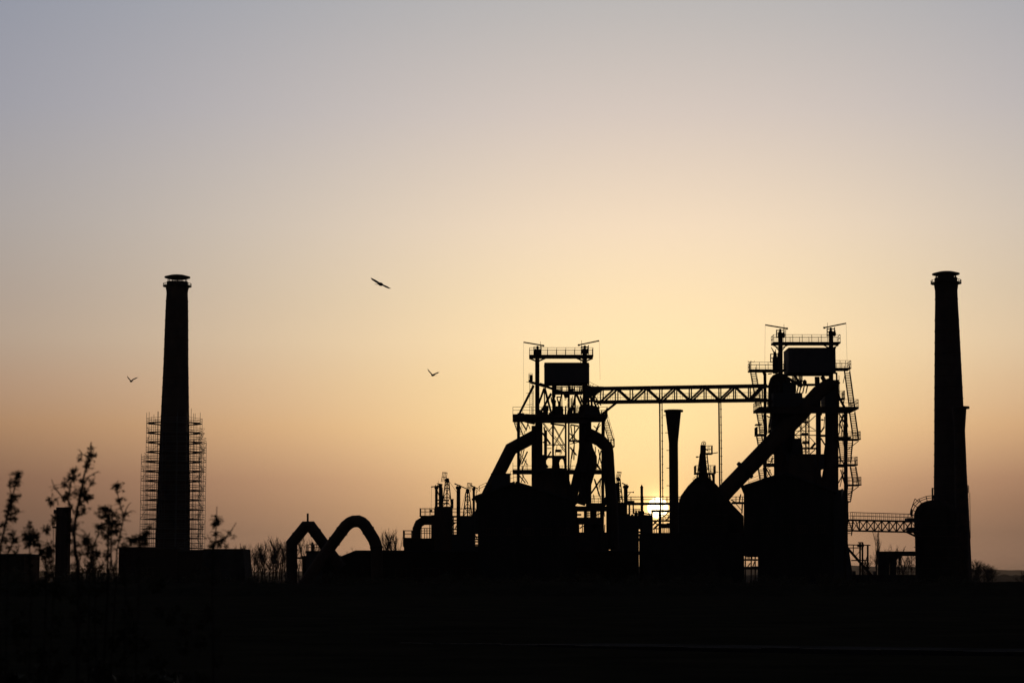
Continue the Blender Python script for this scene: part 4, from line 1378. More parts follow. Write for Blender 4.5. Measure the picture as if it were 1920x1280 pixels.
bx0, bx1, bya, byb = 1118, 1440, 350.0, 343.0
fb = thing('footbridge', 'long steel truss footbridge spanning high between the two blast furnaces', 'footbridge', (P(1279, 1087, 346.5).x, 346.5, 0), 'trussed walkways of the works')
nodes = [1128.5 + 27.65 * i for i in range(12)]
at1 = truss(fb, bx0, bx1, bya, byb, (728.5, 723.3), (753.8, 750.0), nodes[:11] + [1431], 'w', 2.1, 5.2, 2.5, 1.05)
for i in (4, 8):
    for side in (-1, 1):
        m = MB()
        q = at1(nodes[i], 'b', side)
        m.bar((q.x, q.y, 0), q, 0.24 if side > 0 else 0.15)
        if side < 0:
            for n_ in range(1, 24):
                z = q.z * n_ / 24
                m.box(q.x - 0.14, q.x + 0.14, q.y - 0.14, q.y + 0.14, z - 0.05, z + 0.05)
        m.build('slender_leg', STEEL, fb)
    m = MB(); m.bar(at1(nodes[i] - 2.5, 'b', 1) - Vector((0, 0, .28)), at1(nodes[i] + 3, 'b', 1) - Vector((0, 0, .28)), 0.3); m.build('bearing_block', STEEL, fb)

rb = thing('footbridge', 'lower lattice footbridge with cross braced sides leading to the right stove', 'footbridge', (P(1650, 1087, 354).x, 354, 0), 'trussed walkways of the works')
nn_ = [1604.5 + 13.9 * i for i in range(9)]
at2 = truss(rb, 1589, 1717, 344.5, 361.5, (974.6, 977.6), (994.2, 997.3), nn_, 'x', 1.3, 2.6, 1.4, 1.12, 'top')
for side in (-1, 1):
    m = MB(); m.bar(at2(1597.5, 't', side), at2(1604.5, 'b', side), 0.15); m.build('end_brace', STEEL, rb)
m = MB()
for side in (-1, 1): m.bar(at2(1707, 'b', side), P(1717, 1004, 361.5) + Vector((0, 0.8 * -side, 0)), 0.3)
m.build('bracket', STEEL, rb)
m = MB(); pbox(m, 359, 1699, 1716, 970.5, 979, -1.2, 1.2); pbox(m, 359, 1701, 1717, 988, 996, -1, 1)
m.build('landing', SHEET, rb)

# ------------------------------------------------------------------ cast houses
def gable_house(name, label, Y, depth, outline, cat='factory hall', mat=SOOTSHEET, skew=0.0):
    c0, c1 = outline[0][0], outline[-1][0]
    t = thing(name, label, cat, (P((c0 + c1) / 2, 1087, Y).x, Y + depth / 2, 0), 'cast houses of the furnaces')
    ol = [(P(x, y, Y).x, P(x, y, Y).z if y < 1086 else -0.3) for x, y in outline]
    MB().prism(ol, Y, Y + depth, skew).build('wall', mat, t)
    return t, ol
ch1, o1 = gable_house('cast_house', 'large black cast house with a low gabled roof at the foot of the left furnace', 318, 20,
    [(896, 1100), (896, 931), (966, 905.5), (1079, 940.5), (1079, 1100)], skew=-0.01)
def roof_slabs(t, ol, idx, Y, depth, th=0.3, over=0.45, skew=0.0):
    for i in idx:
        (xa, za), (xb, zb) = ol[i], ol[i + 1]
        d = Vector((xb - xa, 0, zb - za)).normalized()
        n_ = Vector((-d.z, 0, d.x))
        if n_.z < 0: n_ = -n_
        a_ = Vector((xa, 0, za)) - d * (over if i == idx[0] else 0) + n_ * 0.004
        b_ = Vector((xb, 0, zb)) + d * (over if i == idx[-1] else 0) + n_ * 0.004
        ol4 = [a_, b_, b_ + n_ * th, a_ + n_ * th]
        MB().prism([(v.x, v.z) for v in ol4], Y - 0.4, Y + depth + 0.4, skew).build('roof', ROOF, t)
roof_slabs(ch1, o1, (1, 2), 318, 20, skew=-0.01)
m = MB(); pbox(m, 334, 922, 956.5, 888.5, 925, 0, 3); o = m.build('roof_monitor', SHEET, ch1)
m = MB(); pbox(m, 334, 920.3, 958, 887, 889.3, -0.2, 3.3); m.build('roof', ROOF, o)
m = MB(); pbox(m, 331, 891, 896, 957, 1001, 0, 2.5); m.build('side_bay', SHEET, ch1)
m = MB(); pbar(m, 331, 884.5, 936, 897, 934, 4, 0.5); pbox(m, 331, 893, 897, 930, 960, 0, 1.4); m.build('duct_stub', PIPE, ch1)
for i in range(5):
    m = MB()
    x0_, x1_ = 912 + i * 34, 932 + i * 34
    k = pxm(318)
    a_, b_ = P(x0_, 990, 318), P(x1_, 1003, 318)
    m.box(a_.x, b_.x, 317.94, 317.997, b_.z, b_.z + 0.12); m.box(a_.x, b_.x, 317.94, 317.997, a_.z, a_.z + 0.12)
    for j in range(5):
        xx = a_.x + (b_.x - a_.x) * j / 4
        m.box(xx - 0.05, xx + 0.05, 317.95, 317.997, b_.z + 0.123, a_.z - 0.003)
    m.build('window', STEEL, ch1)
m = MB()                                                   # pipe handrail over the roof edge left of the furnace
railing(m, [P(893, 930, 322), P(899, 921, 322), P(912, 915, 322)], 0.85, 1.2, 0.07)
m.build('railing', RAILM, ch1)

ch2, o2 = gable_house('cast_house', 'large black cast house with a broad gabled roof at the foot of the right furnace', 312, 20,
    [(1421, 1100), (1421, 1041), (1394.5, 1041), (1394.5, 913), (1470, 888), (1563, 921.5), (1563, 1100)], skew=0.125)
roof_slabs(ch2, o2, (3, 4), 312, 20, skew=0.125)
m = MB(); pbox(m, 316, 1563, 1579.5, 917.5, 1100, 0, 12); m.build('side_bay', SHEET, ch2)
m = MB()
railing(m, [P(1404, 911, 313), P(1426, 902.5, 313)], 0.98, 1.4, 0.055)
m.build('railing', RAILM, ch2)
m = MB()
for xx in (1397.5, 1408.5, 1416):
    pbar(m, 313, xx, 1040, xx, 1106, 1.6, 0)
for yy in (1049, 1064.5): pbar(m, 313, 1395, yy, 1421, yy, 2.4 if yy < 1060 else 3.6, 0)
pbar(m, 313, 1401, 1063, 1407, 1055, 1.3, 0); pbar(m, 313, 1411, 1063, 1415, 1052, 1.3, 0)
for xx in (1400.5, 1403, 1405, 1410): pbar(m, 313, xx, 1040, xx + 0.5, 1049, 0.9, 0)
m.build('loading_bay_frame', STEEL, ch2)
for i in range(4):
    m = MB()
    x0_, x1_ = 1432 + i * 32, 1450 + i * 32
    a_, b_ = P(x0_, 985, 312), P(x1_, 999, 312)
    m.box(a_.x, b_.x, 311.94, 311.997, b_.z, b_.z + 0.12); m.box(a_.x, b_.x, 311.94, 311.997, a_.z, a_.z + 0.12)
    for j in range(5):
        xx = a_.x + (b_.x - a_.x) * j / 4
        m.box(xx - 0.05, xx + 0.05, 311.95, 311.997, b_.z + 0.123, a_.z - 0.003)
    m.build('window', STEEL, ch2)

m = MB()
for yy, w_ in ((931, 0.8), (936, 0.8), (942.5, 3.2)): pbar(m, 330, 1372, yy, 1397, yy, w_, 0)
for xx in (1380, 1386.5, 1392): pbar(m, 330, xx, 930, xx, 942, 1.0, 0)
pbar(m, 330, 1389, 926, 1386, 942, 1.6, 0); pbar(m, 330, 1392, 942, 1391, 962, 1.8, 0); pbar(m, 330, 1380, 944, 1392, 958, 1.0, 0); pbar(m, 330, 1370, 936, 1380, 942, 1.4, 0)
m.build('side_gangway', RAILM, ch2)

# ------------------------------------------------------------------ dust catcher with its derrick, flared stack, sun gap
DY = 340.5
kd = pxm(DY)
dc = thing('dust_catcher', 'big domed dust catcher crowned by a small derrick with a pulley wheel', 'tank', (P(1318, 1087, DY).x, DY, 0))
m = MB(); plathe(m, DY, 1318, [(92, 1100), (92, 948), (90.5, 941), (83, 929), (70, 920), (55, 910), (42, 903.5), (28, 897), (14, 893), (5, 892)], 40); m.build('dome', PLATE, dc)
m = MB(); plathe(m, DY + 3, 1345, [(98, 1100), (98, 967), (60, 947), (46, 938), (20, 916)], 36); m.build('gas_main_base', PLATE, dc)
m = MB()
plathe(m, DY, 1318, [(19, 897), (14, 875), (10.5, 850), (9, 834)], 14)
der = m.build('derrick', STEEL, dc)
m = MB()
for dd in (-1.2, 1.2):
    pbar(m, DY, 1313.2, 850, 1306.5, 900, 1.6, dd * .5, dd); pbar(m, DY, 1325.7, 852, 1331, 900, 1.5, dd * .5, dd)
    for y0, y1 in ((856, 866), (866, 878), (878, 890)):
        f0, f1_ = (y0 - 850) / 50, (y1 - 850) / 50
        pbar(m, DY, 1313.2 - 6.7 * f0, y0, 1325.7 + 5.3 * f1_, y1, 0.9, dd * .8); pbar(m, DY, 1325.7 + 5.3 * f0, y0, 1313.2 - 6.7 * f1_, y1, 0.9, dd * .8)
for x in (1327, 1331, 1334.5): pbar(m, DY, x, 888, x + 2.5, 900, 1.0, 0.5)
for x in (1308, 1311): pbar(m, DY, x, 888, x - 2.5, 900, 1.0, 0.5)
m.build('derrick_frame', STEEL, der)
m = MB()
cx, cy = 1319.4, 831.4
n = 20
ring = [P(cx + 4.0 * math.cos(2 * math.pi * i / n), cy + 4.0 * math.sin(2 * math.pi * i / n), DY) for i in range(n + 1)]
for a_, b_ in zip(ring[:-1], ring[1:]): m.bar(a_, b_, 0.09, 0.16)
for i in range(3): m.bar(ring[i * 3 + 1], ring[i * 3 + 11], 0.07)
m.build('pulley_wheel', STEEL, der)
platform(der, DY, 1321.5, 1335.6, 848.5, 852.5, 1.1, step=0.5)
m = MB(); pbar(m, DY, 1334, 850, 1346, 848, 1.2, 0); pbar(m, DY, 1323, 842, 1327, 844, 1.3, 0); m.build('arm', STEEL, der)
m = MB(); pbar(m, DY, 1308, 856.5, 1314, 854.8, 1.0, 0); pbox(m, DY, 1304.8, 1309, 855, 857.6, -0.2, 0.2); m.build('lamp', RAILM, der)
platform(der, DY, 1302.6, 1340.5, 886, 889.5, 1.8, step=0.7)
m = MB(); pbar(m, DY, 1338, 888, 1338, 906, 3.4, 0); pbar(m, DY, 1332, 883.5, 1347, 884.6, 0.8, 0); pbar(m, DY, 1331, 883, 1334, 884, 1.5, 0); m.build('post', STEEL, der)
m = MB(); railing(m, [P(1299.5, 905, DY), P(1306, 900, DY)], 0.75, 0.3, 0.05); m.build('railing', RAILM, dc)

SY = 360.0
fs = thing('flared_stack', 'slim steel stack with a wide funnel mouth standing right of the sun', 'smoke stack', (P(1263, 1087, SY).x, SY, 0))
m = MB(); plathe(m, SY, 1263.1, [(17.2, 1110), (17.2, 832), (18, 826), (29.8, 772)], 28); s_ = m.build('stack', PIPE, fs)
m = MB(); plathe(m, SY, 1263, [(36, 772), (36, 768.6), (33, 768.2)], 28)
for dx in (-9, 12): pbox(m, SY, 1263 + dx - 1.2, 1263 + dx + 1.2, 767, 768.4, -0.2, 0.2)
m.build('flange', STEEL, fs)
for y, x in ((778.5, 1248), (811, 1251.5), (844, 1254.5), (877, 1254.5), (910, 1254.5)):
    m = MB(); pbar(m, SY, x - 4.8, y, x + 1, y, 0.9, 0); m.build('step_iron', RAILM, fs)

WY = 376.0
ww = thing('pipe_bridge', 'railed pipe bridge crossing in front of the setting sun', 'walkway', (P(1225, 1087, WY).x, WY, 0))
platform(ww, WY, 1160, 1296, 941.5, 946.6, 1.1, step=2.1, h=1.02, rw=0.075)
m = MB(); pbox(m, WY, 1176, 1189, 938, 943.2, -1, 1); pbar(m, WY, 1187.3, 944, 1187.3, 963, 1.8, 0); m.build('valve_box', SHEET, ww)
for x in (1180, 1300):
    m = MB(); q = P(x, 946, WY); m.bar((q.x, WY, 0), q, 0.3); m.build('support', STEEL, ww)
pg = thing('pipe_gantry', 'jumble of steel beams, posts and railings just below the setting sun', 'gantry', (P(1238, 1087, 371).x, 371, 0))
m = MB()
GY = 371.0
for dd in (-1.2, 1.2):
    for a_ in ((1221, 957.5, 1258, 957.5, 3.2), (1222.5, 956, 1222.5, 1106, 2.2), (1236.5, 958, 1236.5, 1106, 2.4), (1222, 976, 1258, 976, 2.4), (1244, 968, 1254, 959, 1.4),
               (1224, 984, 1234, 974, 2.0), (1225, 992, 1235, 982, 2.4), (1248, 976, 1256, 967, 1.8), (1238, 988, 1256, 988, 2.6), (1226, 990.5, 1236, 990.5, 1.4), (1226, 978, 1236, 985, 1.4), (1250, 980.5, 1258, 980.5, 1.0)):
        pbar(m, GY, *a_, dd)
pbox(m, GY, 1239, 1258, 981, 987, -1, 1)
for x in (1226.5, 1231, 1239.5, 1243, 1246.5, 1250.5, 1254): pbar(m, GY, x, 988, x, 1002, 1.0, (x % 3) - 1)
m.build('beams', STEEL, pg)
m = MB()
for yy in (965.3, 968.6, 971.8): pbar(m, GY, 1234, yy, 1257, yy, 0.8, -1.1)
for x in (1240, 1247, 1253): pbar(m, GY, x, 965, x, 976, 0.8, -1.1)
pbar(m, GY, 1206, 961.5, 1222, 964, 1.6, -1); pbar(m, GY, 1207, 966, 1224, 967, 2.4, -1); pbar(m, GY, 1217, 960, 1218, 968, 1.2, -1)
m.build('railing', RAILM, pg)

eh = thing('equipment_house', 'black equipment house with a small pointed stack, left of the setting sun', 'building', (P(1190, 1087, 366).x, 366, 0))
m = MB(); pbox(m, 366, 1150, 1198, 966, 1104, 0, 6); pbox(m, 366, 1198, 1204.3, 966, 992, 0.3, 5.7); pbox(m, 366, 1204.3, 1224, 967.5, 1104, 0, 6); m.build('wall', SHEET, eh)
m = MB(); plathe(m, 369, 1203.3, [(5.2, 968), (5.2, 914), (6.2, 913.8), (6.2, 912.6), (4.6, 912), (2.0, 909), (1.0, 908)], 14); m.build('stack', PIPE, eh)
m = MB()
for x0_, x1_, yy in ((1177, 1180, 962.5), (1184, 1188, 963.5), (1190, 1196, 961), (1197, 1208, 957.5), (1192, 1194, 957)): pbox(m, 367, x0_, x1_, yy, 968, 0.2, 1.6)
for x in (1189, 1191.5, 1194, 1196.5, 1199): pbar(m, 367, x, 953, x, 963, 0.8, 1)
for yy in (954.5, 957.5, 960.5): pbar(m, 367, 1177, yy, 1202, yy, 0.7, 1)
m.build('roof_plant', STEEL, eh)
m = MB()
for yy in (997, 1003, 1011, 1034.5, 1037.5): pbar(m, 368, 1197, yy, 1206, yy, 2.6 if yy != 1011 else 6, 0)
pbar(m, 368, 1201.2, 992, 1202, 1030, 1.0, 0.5); pbar(m, 368, 1197.5, 1000, 1205, 1024, 0.9, 0.5)
m.build('pipe_rungs', RAILM, eh)

lh = thing('low_blockhouse', 'low flat blockhouse running from below the sun to the right cast house', 'building', (P(1300, 1087, 333).x, 337, 0))
m = MB(); pbox(m, 333, 1205, 1394, 1000, 1106, 0, 9); m.build('wall', CONC, lh)
m = MB(); pbox(m, 333, 1204.4, 1395, 998.2, 1000.4, -0.2, 9.2); m.build('roof', ROOF, lh)

# ------------------------------------------------------------------ stoves with booms and derricks left of the furnaces
def mast(parent, Y, cx, w_, y_top, y_bot, boom, name='valve_mast', knobend=0):
    m = MB()
    k = pxm(Y)
    zb = P(cx, y_bot, Y).z if y_bot < 1087 else 0
    plathe(m, Y, cx, [(w_, y_bot), (w_, y_top + 6), (w_ * 1.45, y_top + 4.5), (w_ * 1.45, y_top + 1.5), (w_ * 0.9, y_top)], 16)
    o = m.build(name, PIPE, parent)
    b = MB(); pbar(b, Y, *boom, 1.5, 0)
    for dx in (-w_ * .35, w_ * .35): pbar(b, Y, cx + dx, y_top + 1, cx + dx, y_top - 2.5, 1.0, 0)
    x0_, y0_ = boom[0], boom[1]
    q = P(x0_, y0_, Y); b.tube([q - Vector((1.5 * k, 0, 0)), q, q + Vector((1.5 * k, 0, 0))], [0.6 * k, 1.5 * k, 0.6 * k], 8)
    b.build('counterweight_lever', STEEL, o)
    return o
def derrick(parent, Y, xa, xb, ya, xt0, xt1, yt, wheel, cage, bays=3):
    m = MB()
    for dd in (-1, 1):
        d1, d0 = dd * 0.9, dd * 0.35
        pbar(m, Y, xa, ya, xt0, yt, 1.5, d1, d0); pbar(m, Y, xb, ya, xt1, yt, 1.5, d1, d0)
        for i in range(bays):
            f0, f1_ = i / bays, (i + 1) / bays
            L = lambda f: (xa + (xt0 - xa) * f, ya + (yt - ya) * f)
            Q = lambda f: (xb + (xt1 - xb) * f, ya + (yt - ya) * f)
            dm = d1 + (d0 - d1) * f0
            pbar(m, Y, *L(f0), *Q(f1_), 0.9, dm); pbar(m, Y, *Q(f0), *L(f1_), 0.9, dm)
            pbar(m, Y, *L(f1_), *Q(f1_), 1.4, dm)
    mid0, mid1 = (xa + xb) / 2, (xt0 + xt1) / 2
    pbar(m, Y, mid0, ya, mid1, yt, 1.6, 0)
    o = m.build('derrick', STEEL, parent)
    m = MB()
    q = P(wheel[0], wheel[1], Y)
    k = pxm(Y)
    n_ = 16
    for dd in (-0.25, 0.25):
        ring_ = [P(wheel[0] + wheel[2] * math.cos(2 * math.pi * i / n_), wheel[1] + wheel[2] * math.sin(2 * math.pi * i / n_), Y + dd) for i in range(n_)]
        m._add(ring_ + [v + Vector((0, 0.2, 0)) for v in ring_], [tuple(range(n_)), tuple(reversed(range(n_, 2 * n_)))] + [(i, (i + 1) % n_, n_ + (i + 1) % n_, n_ + i) for i in range(n_)])
    pbox(m, Y, wheel[0] - 3, wheel[0] + 3, wheel[1], wheel[1] + 5, -0.4, 0.4)
    m.build('pulley_wheel', STEEL, o)
    m = MB()
    x0_, x1_, y0_, y1_ = cage
    for dd in (-0.5, 0.5):
        for i in range(4):
            f = i / 3
            pbar(m, Y, x0_ + 1.5 + (x1_ - x0_) * f, y0_, x0_ - 1.5 + (x1_ - x0_) * f, y1_, 0.8, dd)
        pbar(m, Y, x0_ + 0.5, y0_, x1_ + 1.5, y0_ + .6, 1.1, dd); pbar(m, Y, x0_ - 0.3, (y0_ + y1_) / 2, x1_, (y0_ + y1_) / 2, 0.8, dd)
    m.build('safety_cage', RAILM, o)
    return o
TY = 344.0
sg = thing('hot_blast_stove', 'squat stove block with arched side duct, railings and two derricks left of the furnaces', 'blast stove', (P(830, 1087, TY).x, TY, 0))
m = MB(); pbox(m, TY, 815.5, 848, 949, 1104, -2.5, 2.5); pbox(m, TY, 809, 816, 965, 1104, -2, 2); m.build('stove_body', PIPE, sg)
m = MB(); pbox(m, TY, 863.5, 891, 966.5, 1104, -2.5, 2.5); pbox(m, TY, 848, 864, 1001, 1104, -2.5, 2.5); pbox(m, TY, 886, 894, 958, 1001, -1, 1); m.build('valve_house', SHEET, sg)
m = MB(); pbox(m, TY, 758.5, 815.5, 1008.5, 1104, -2.5, 2.5); m.build('base_house', BRICK, sg)
m = MB(); ptube(m, TY, [(781.2, 1012), (781.2, 991), (785.5, 981), (793.5, 976), (818, 975.2)], 15.6, 20, -0.5); m.build('arched_duct', PIPE, sg)
platform(sg, TY, 756.6, 773.5, 1007.5, 1010.5, 2.6, step=0.9)
m = MB(); pbox(m, TY, 756.8, 762, 1010, 1025, -2.4, 2.4); m.build('platform_skirt', SHEET, sg)
platform(sg, TY, 787.5, 816, 966, 969.5, 2.2, step=0.9)
platform(sg, TY, 847, 893, 966.3, 969.8, 2.2, step=1.0, sides='fb')
m = MB()
for yy in (990, 994.5, 999): pbar(m, TY, 788, yy, 808, yy, 0.9, 1.5)
for x in (790, 796, 800.5, 805.5): pbar(m, TY, x, 989, x, 1009, 1.0, 1.5)
pbar(m, TY, 806, 983, 806, 1009, 1.2, 0)
m.build('railing', RAILM, sg)
m = MB()
for yy in (975, 979.5, 992, 998): pbar(m, TY, 847, yy, 857, yy, 1.6, 0)
pbar(m, TY, 850, 968, 850, 1003, 1.6, 0.3)
for yy in (1006, 1010.5, 1015, 1021, 1024): pbar(m, TY, 889, yy, 898, yy, 2.0, 0)
pbar(m, TY, 890, 1001, 896, 1012, 1.4, 0.4)
pbar(m, TY, 890, 1028, 898, 1028, 6.0, 0.4)
pbar(m, TY, 847, 985, 853, 980, 1.6, 0.3); pbar(m, TY, 853, 992, 856, 985, 1.2, 0.3)
m.build('small_pipes', RAILM, sg)
mo = mast(sg, TY, 818.2, 5.2, 911, 952, (809.5, 912.3, 826, 910.3))
m = MB(); pbar(m, TY, 809.2, 913, 808.3, 956, 0.4, 0); pbox(m, TY, 806, 810.5, 955, 959.5, -.3, .3); m.build('pull_cable', RAILM, mo)
m = MB(); pbar(m, TY, 819, 906, 830, 908, 1.2, 0); pbox(m, TY, 822, 829, 906.5, 914, -0.8, 0.8); pbar(m, TY, 822, 900.5, 822, 907, 0.5, 0)
pbox(m, TY, 823, 829, 913, 950, -0.6, 0.6); pbar(m, TY, 820, 920, 824, 930, 1.4, 0); pbar(m, TY, 829, 914, 830, 950, 1.6, 1); pbar(m, TY, 819, 937, 842, 938, 2.0, 0); pbar(m, TY, 819, 943.5, 842, 943.5, 2.0, 0)
m.build('skip_frame', STEEL, mo)
derrick(sg, TY, 829, 846.5, 950, 836, 841, 897, (837.6, 899.5, 3.6), (828.8, 837, 885.3, 903))
m = MB(); pbar(m, TY, 841, 900, 857, 923, 0.6, 0); m.build('stay_cable', RAILM, sg)
m = MB(); pbar(m, TY, 845, 935.4, 851, 935.4, 0.9, 0.5); pbox(m, TY, 846, 850, 936, 952, 0, 1); m.build('rain_hood', SHEET, sg)
mast(sg, TY, 859.6, 7.2, 911, 1005, (853.3, 906.6, 874, 915.4))
derrick(sg, TY, 868.5, 885, 967, 874, 879.5, 921, (876.5, 918.5, 3.2), (875.5, 883.5, 905.5, 922))
m = MB(); pbar(m, TY, 865, 954, 873, 922, 0.6, 0); m.build('stay_cable', RAILM, sg)
mast(sg, TY, 888.3, 4.6, 913.5, 968, (883.5, 909.8, 895.5, 915.6))
# second pair behind the left furnace
ss = thing('hot_blast_stove', 'stove masts with a lattice ladder mast just right of the left furnace', 'blast stove', (P(1166, 1087, 368).x, 368, 0))
m = MB(); pbox(m, 368, 1146, 1176.5, 943, 1104, 0, 3); m.build('stove_body', PIPE, ss)
mast(ss, 368, 1173.2, 7.4, 909.5, 945, (1167.5, 905.6, 1179, 911.3))
derrick(ss, 368, 1156, 1168, 944, 1157, 1162.5, 897, (1158.8, 896.5, 3.0), (1156.3, 1163.5, 884.3, 898), 4)
m = MB(); pbox(m, 368, 1152, 1160, 905, 945, -0.5, 0.5); m.build('valve_mast', PIPE, ss)
m = MB(); pbar(m, 368, 1176, 922.2, 1187, 922.2, 0.8, 0); pbar(m, 368, 1176.5, 930, 1182, 923, 0.9, 0); pbox(m, 368, 1186.3, 1188.6, 921, 923.6, -.12, .12); m.build('lamp_arm', RAILM, ss)

# ------------------------------------------------------------------ right stove, crane frame, portal beam
VY = 364.0
kv = pxm(VY)
m = MB()
for w_, y in ((92.8, 965), (92.8, 985)):
    plathe(m, DY, 1318, [(w_, y + 0.5), (w_, y - 0.5)], 40)
m.build('seam_band', STEEL, dc)
rs_ = thing('hot_blast_stove', 'tall domed stove with curved railing pressed against the right chimney', 'blast stove', (P(1755, 1087, VY).x, VY, 0))
m = MB(); plathe(m, VY, 1755.5, [(80, 1105), (80, 1000), (82, 985), (82, 968), (80.5, 961), (71, 950.6), (54, 942.5), (34, 938.5), (14, 937), (2, 936.8)], 40); m.build('domed_shell', PLATE, rs_)
prof = [(1714.8, 966), (1716.5, 958), (1720, 950.6), (1727.5, 943), (1738.5, 938.8), (1751, 937.2), (1762, 937)]
m = MB()
for y in (985, 1005, 1025, 1045, 1065, 1085):
    plathe(m, VY, 1755.5, [(82.6, y + 0.5), (82.6, y - 0.5)], 40)
m.build('seam_band', STEEL, rs_)
for dd in (-1.3, 1.3):
    m = MB()
    outp, midp = [], []
    for i, (x, y) in enumerate(prof):
        a_ = prof[max(0, i - 1)]; b_ = prof[min(len(prof) - 1, i + 1)]
        tx, ty = b_[0] - a_[0], b_[1] - a_[1]
        L_ = math.hypot(tx, ty)
        nx_, ny_ = ty / L_, -tx / L_
        outp.append((x + nx_ * 9, y + ny_ * 9)); midp.append((x + nx_ * 5, y + ny_ * 5))
        pbar(m, VY, x, y, x + nx_ * 9, y + ny_ * 9, 1.0, dd)
    for ln in (outp, midp):
        for a_, b_ in zip(ln[:-1], ln[1:]): pbar(m, VY, *a_, *b_, 0.9, dd)
    m.build('curved_railing', RAILM, rs_)
m = MB(); pbar(m, VY, 1709, 953, 1709, 968, 2.0, 0); pbar(m, VY, 1709.5, 951, 1715.5, 934.5, 0.9, 0); pbar(m, VY, 1715.5, 934.5, 1724, 941.5, 0.9, 0); pbar(m, VY, 1709, 966, 1716, 966, 1.4, 0); m.build('ladder_head', RAILM, rs_)
m = MB(); pbar(m, VY, 1748.3, 914, 1748.3, 938, 2.0, -1); m.build('vent_pipe', STEEL, rs_)

cf = thing('crane_frame', 'spindly steel frame of posts and beams below the lower footbridge', 'steel frame', (P(1615, 1087, 347).x, 347, 0))
m = MB()
for dd in (-1.0, 1.0):
    for a_ in ((1612.6, 1016, 1612.6, 1108, 2.2), (1617.2, 1016, 1617.2, 1108, 2.2), (1609, 1016.7, 1618, 1016.7, 1.6), (1590, 1020.8, 1632, 1021.6, 1.4), (1590, 1026.5, 1618, 1026.5, 1.2), (1627, 1021, 1627, 1108, 2.2),
               (1590, 1028, 1634, 1078, 3.2), (1600, 1021, 1600, 1036, 1.2), (1604, 1042, 1618, 1026, 0.8), (1596, 1050, 1627, 1050, 1.6), (1627, 1040, 1621, 1056, 1.0)):
        pbar(m, 347, *a_, dd)
m.build('posts_and_beams', STEEL, cf)
m = MB(); pbox(m, 347, 1608.6, 1618.6, 1019.5, 1025, -0.8, 0.8); m.build('crane_trolley', SHEET, cf)
pb_ = thing('portal_beam', 'heavy concrete portal beam on pillars running into the foot of the right stove', 'portal', (P(1685, 1087, 352).x, 352, 0))
m = MB()
ol = [(1646.5, 1034), (1720, 1034), (1720, 1041.8), (1687, 1041.8), (1679.5, 1049.5), (1678.5, 1112), (1669.5, 1112), (1669.5, 1046), (1668, 1044), (1666.5, 1046), (1665, 1112), (1656, 1112), (1656, 1043), (1647.5, 1043)]
m.prism([(P(x, y, 352).x, P(x, y, 352).z if y < 1100 else -0.2) for x, y in ol], 351.2, 352.8)
m.build('beam_and_pillars', CONC, pb_)
m = MB(); pbox(m, 352, 1648, 1657, 1043, 1112, -0.7, 0.9); m.build('end_pillar', CONC, pb_)
m = MB(); pbox(m, 352, 1646, 1720, 1033, 1034.2, -1.0, 1.0); m.build('coping', CONC, pb_)
for x in (1681, 1686, 1706):
    pass
lw = thing('loading_platform', 'low dark loading platform with a small railing under the portal beam', 'platform', (P(1660, 1087, 345).x, 347, 0))
m = MB(); pbox(m, 345, 1588, 1722, 1077, 1108, 0, 5); m.build('wall', CONC, lw)
m = MB()
q0, q1 = P(1679, 1077, 346), P(1716, 1077, 346)
railing(m, [q0, q1], 1.55, 1.0, 0.07, (0.3, 0.62, 1.0)); pbar(m, 346, 1686, 1043, 1686, 1077, 1.4, 1)
m.build('railing', RAILM, lw)
for x in (1592, 1600, 1640):
    m = MB(); pbox(m, 346, x, x + 5, 1070, 1079, 0.3, 2); m.build('stacked_crate', SHEET, lw)
# ------------------------------------------------------------------ trees, weeds, birds
def make_bare_tree(h, spread, seed, upright=0.6, twig=0.04):
    """returns trunk and crown mesh builders for a leafless tree of height h at the origin"""
    rnd = random.Random(seed)
    tr, cr = MB(), MB()
    def branch(p, d, L, r, lev):
        d = d.normalized()
        seg = 3
        pts = [p]
        dd = d.copy()
        for i in range(seg):
            dd = (dd + Vector((rnd.uniform(-1, 1), rnd.uniform(-1, 1), rnd.uniform(-0.3, 0.8))) * 0.14).normalized()
            pts.append(pts[-1] + dd * (L / seg))
        rr = [max(twig * 0.5, r * (1 - 0.8 * i / seg)) for i in range(seg + 1)]
        (tr if lev == 0 else cr).tube(pts, rr, 6 if lev == 0 else (4 if lev == 1 else 3))
        if lev >= 3: return
        n = (12, 7, 4)[lev]
        for i in range(n):
            f = rnd.uniform(0.22 if lev == 0 else 0.15, 1.0)
            k = min(seg - 1, int(f * seg))
            q = pts[k].lerp(pts[k + 1], f * seg - k)
            a = rnd.uniform(0, 2 * math.pi)
            side = Vector((math.cos(a), math.sin(a), 0))
            nd = (dd * upright + side * spread + Vector((0, 0, 0.35 * upright)))
            branch(q, nd, L * rnd.uniform(0.35, 0.6) * (1.15 - 0.5 * f if lev == 0 else 1), r * 0.42, lev + 1)
    branch(Vector((0, 0, -0.2)), Vector((rnd.uniform(-.05, .05), 0, 1)), h * 0.86, h * 0.018 + 0.05, 0)
    return tr, cr
protos = []
for i, (sp_, up_) in enumerate(((0.55, 0.8), (0.75, 0.6), (0.45, 0.95), (0.24, 1.5))):
    tr, cr = make_bare_tree(12.0, sp_, 40 + i, up_)
    def mesh_of(mb, nm):
        me = bpy.data.meshes.new(nm)
        me.from_pydata(mb.v, [], mb.f); me.update(); me.materials.append(BARK)
        return me
    protos.append((mesh_of(tr, 'trunk'), mesh_of(cr, 'crown')))
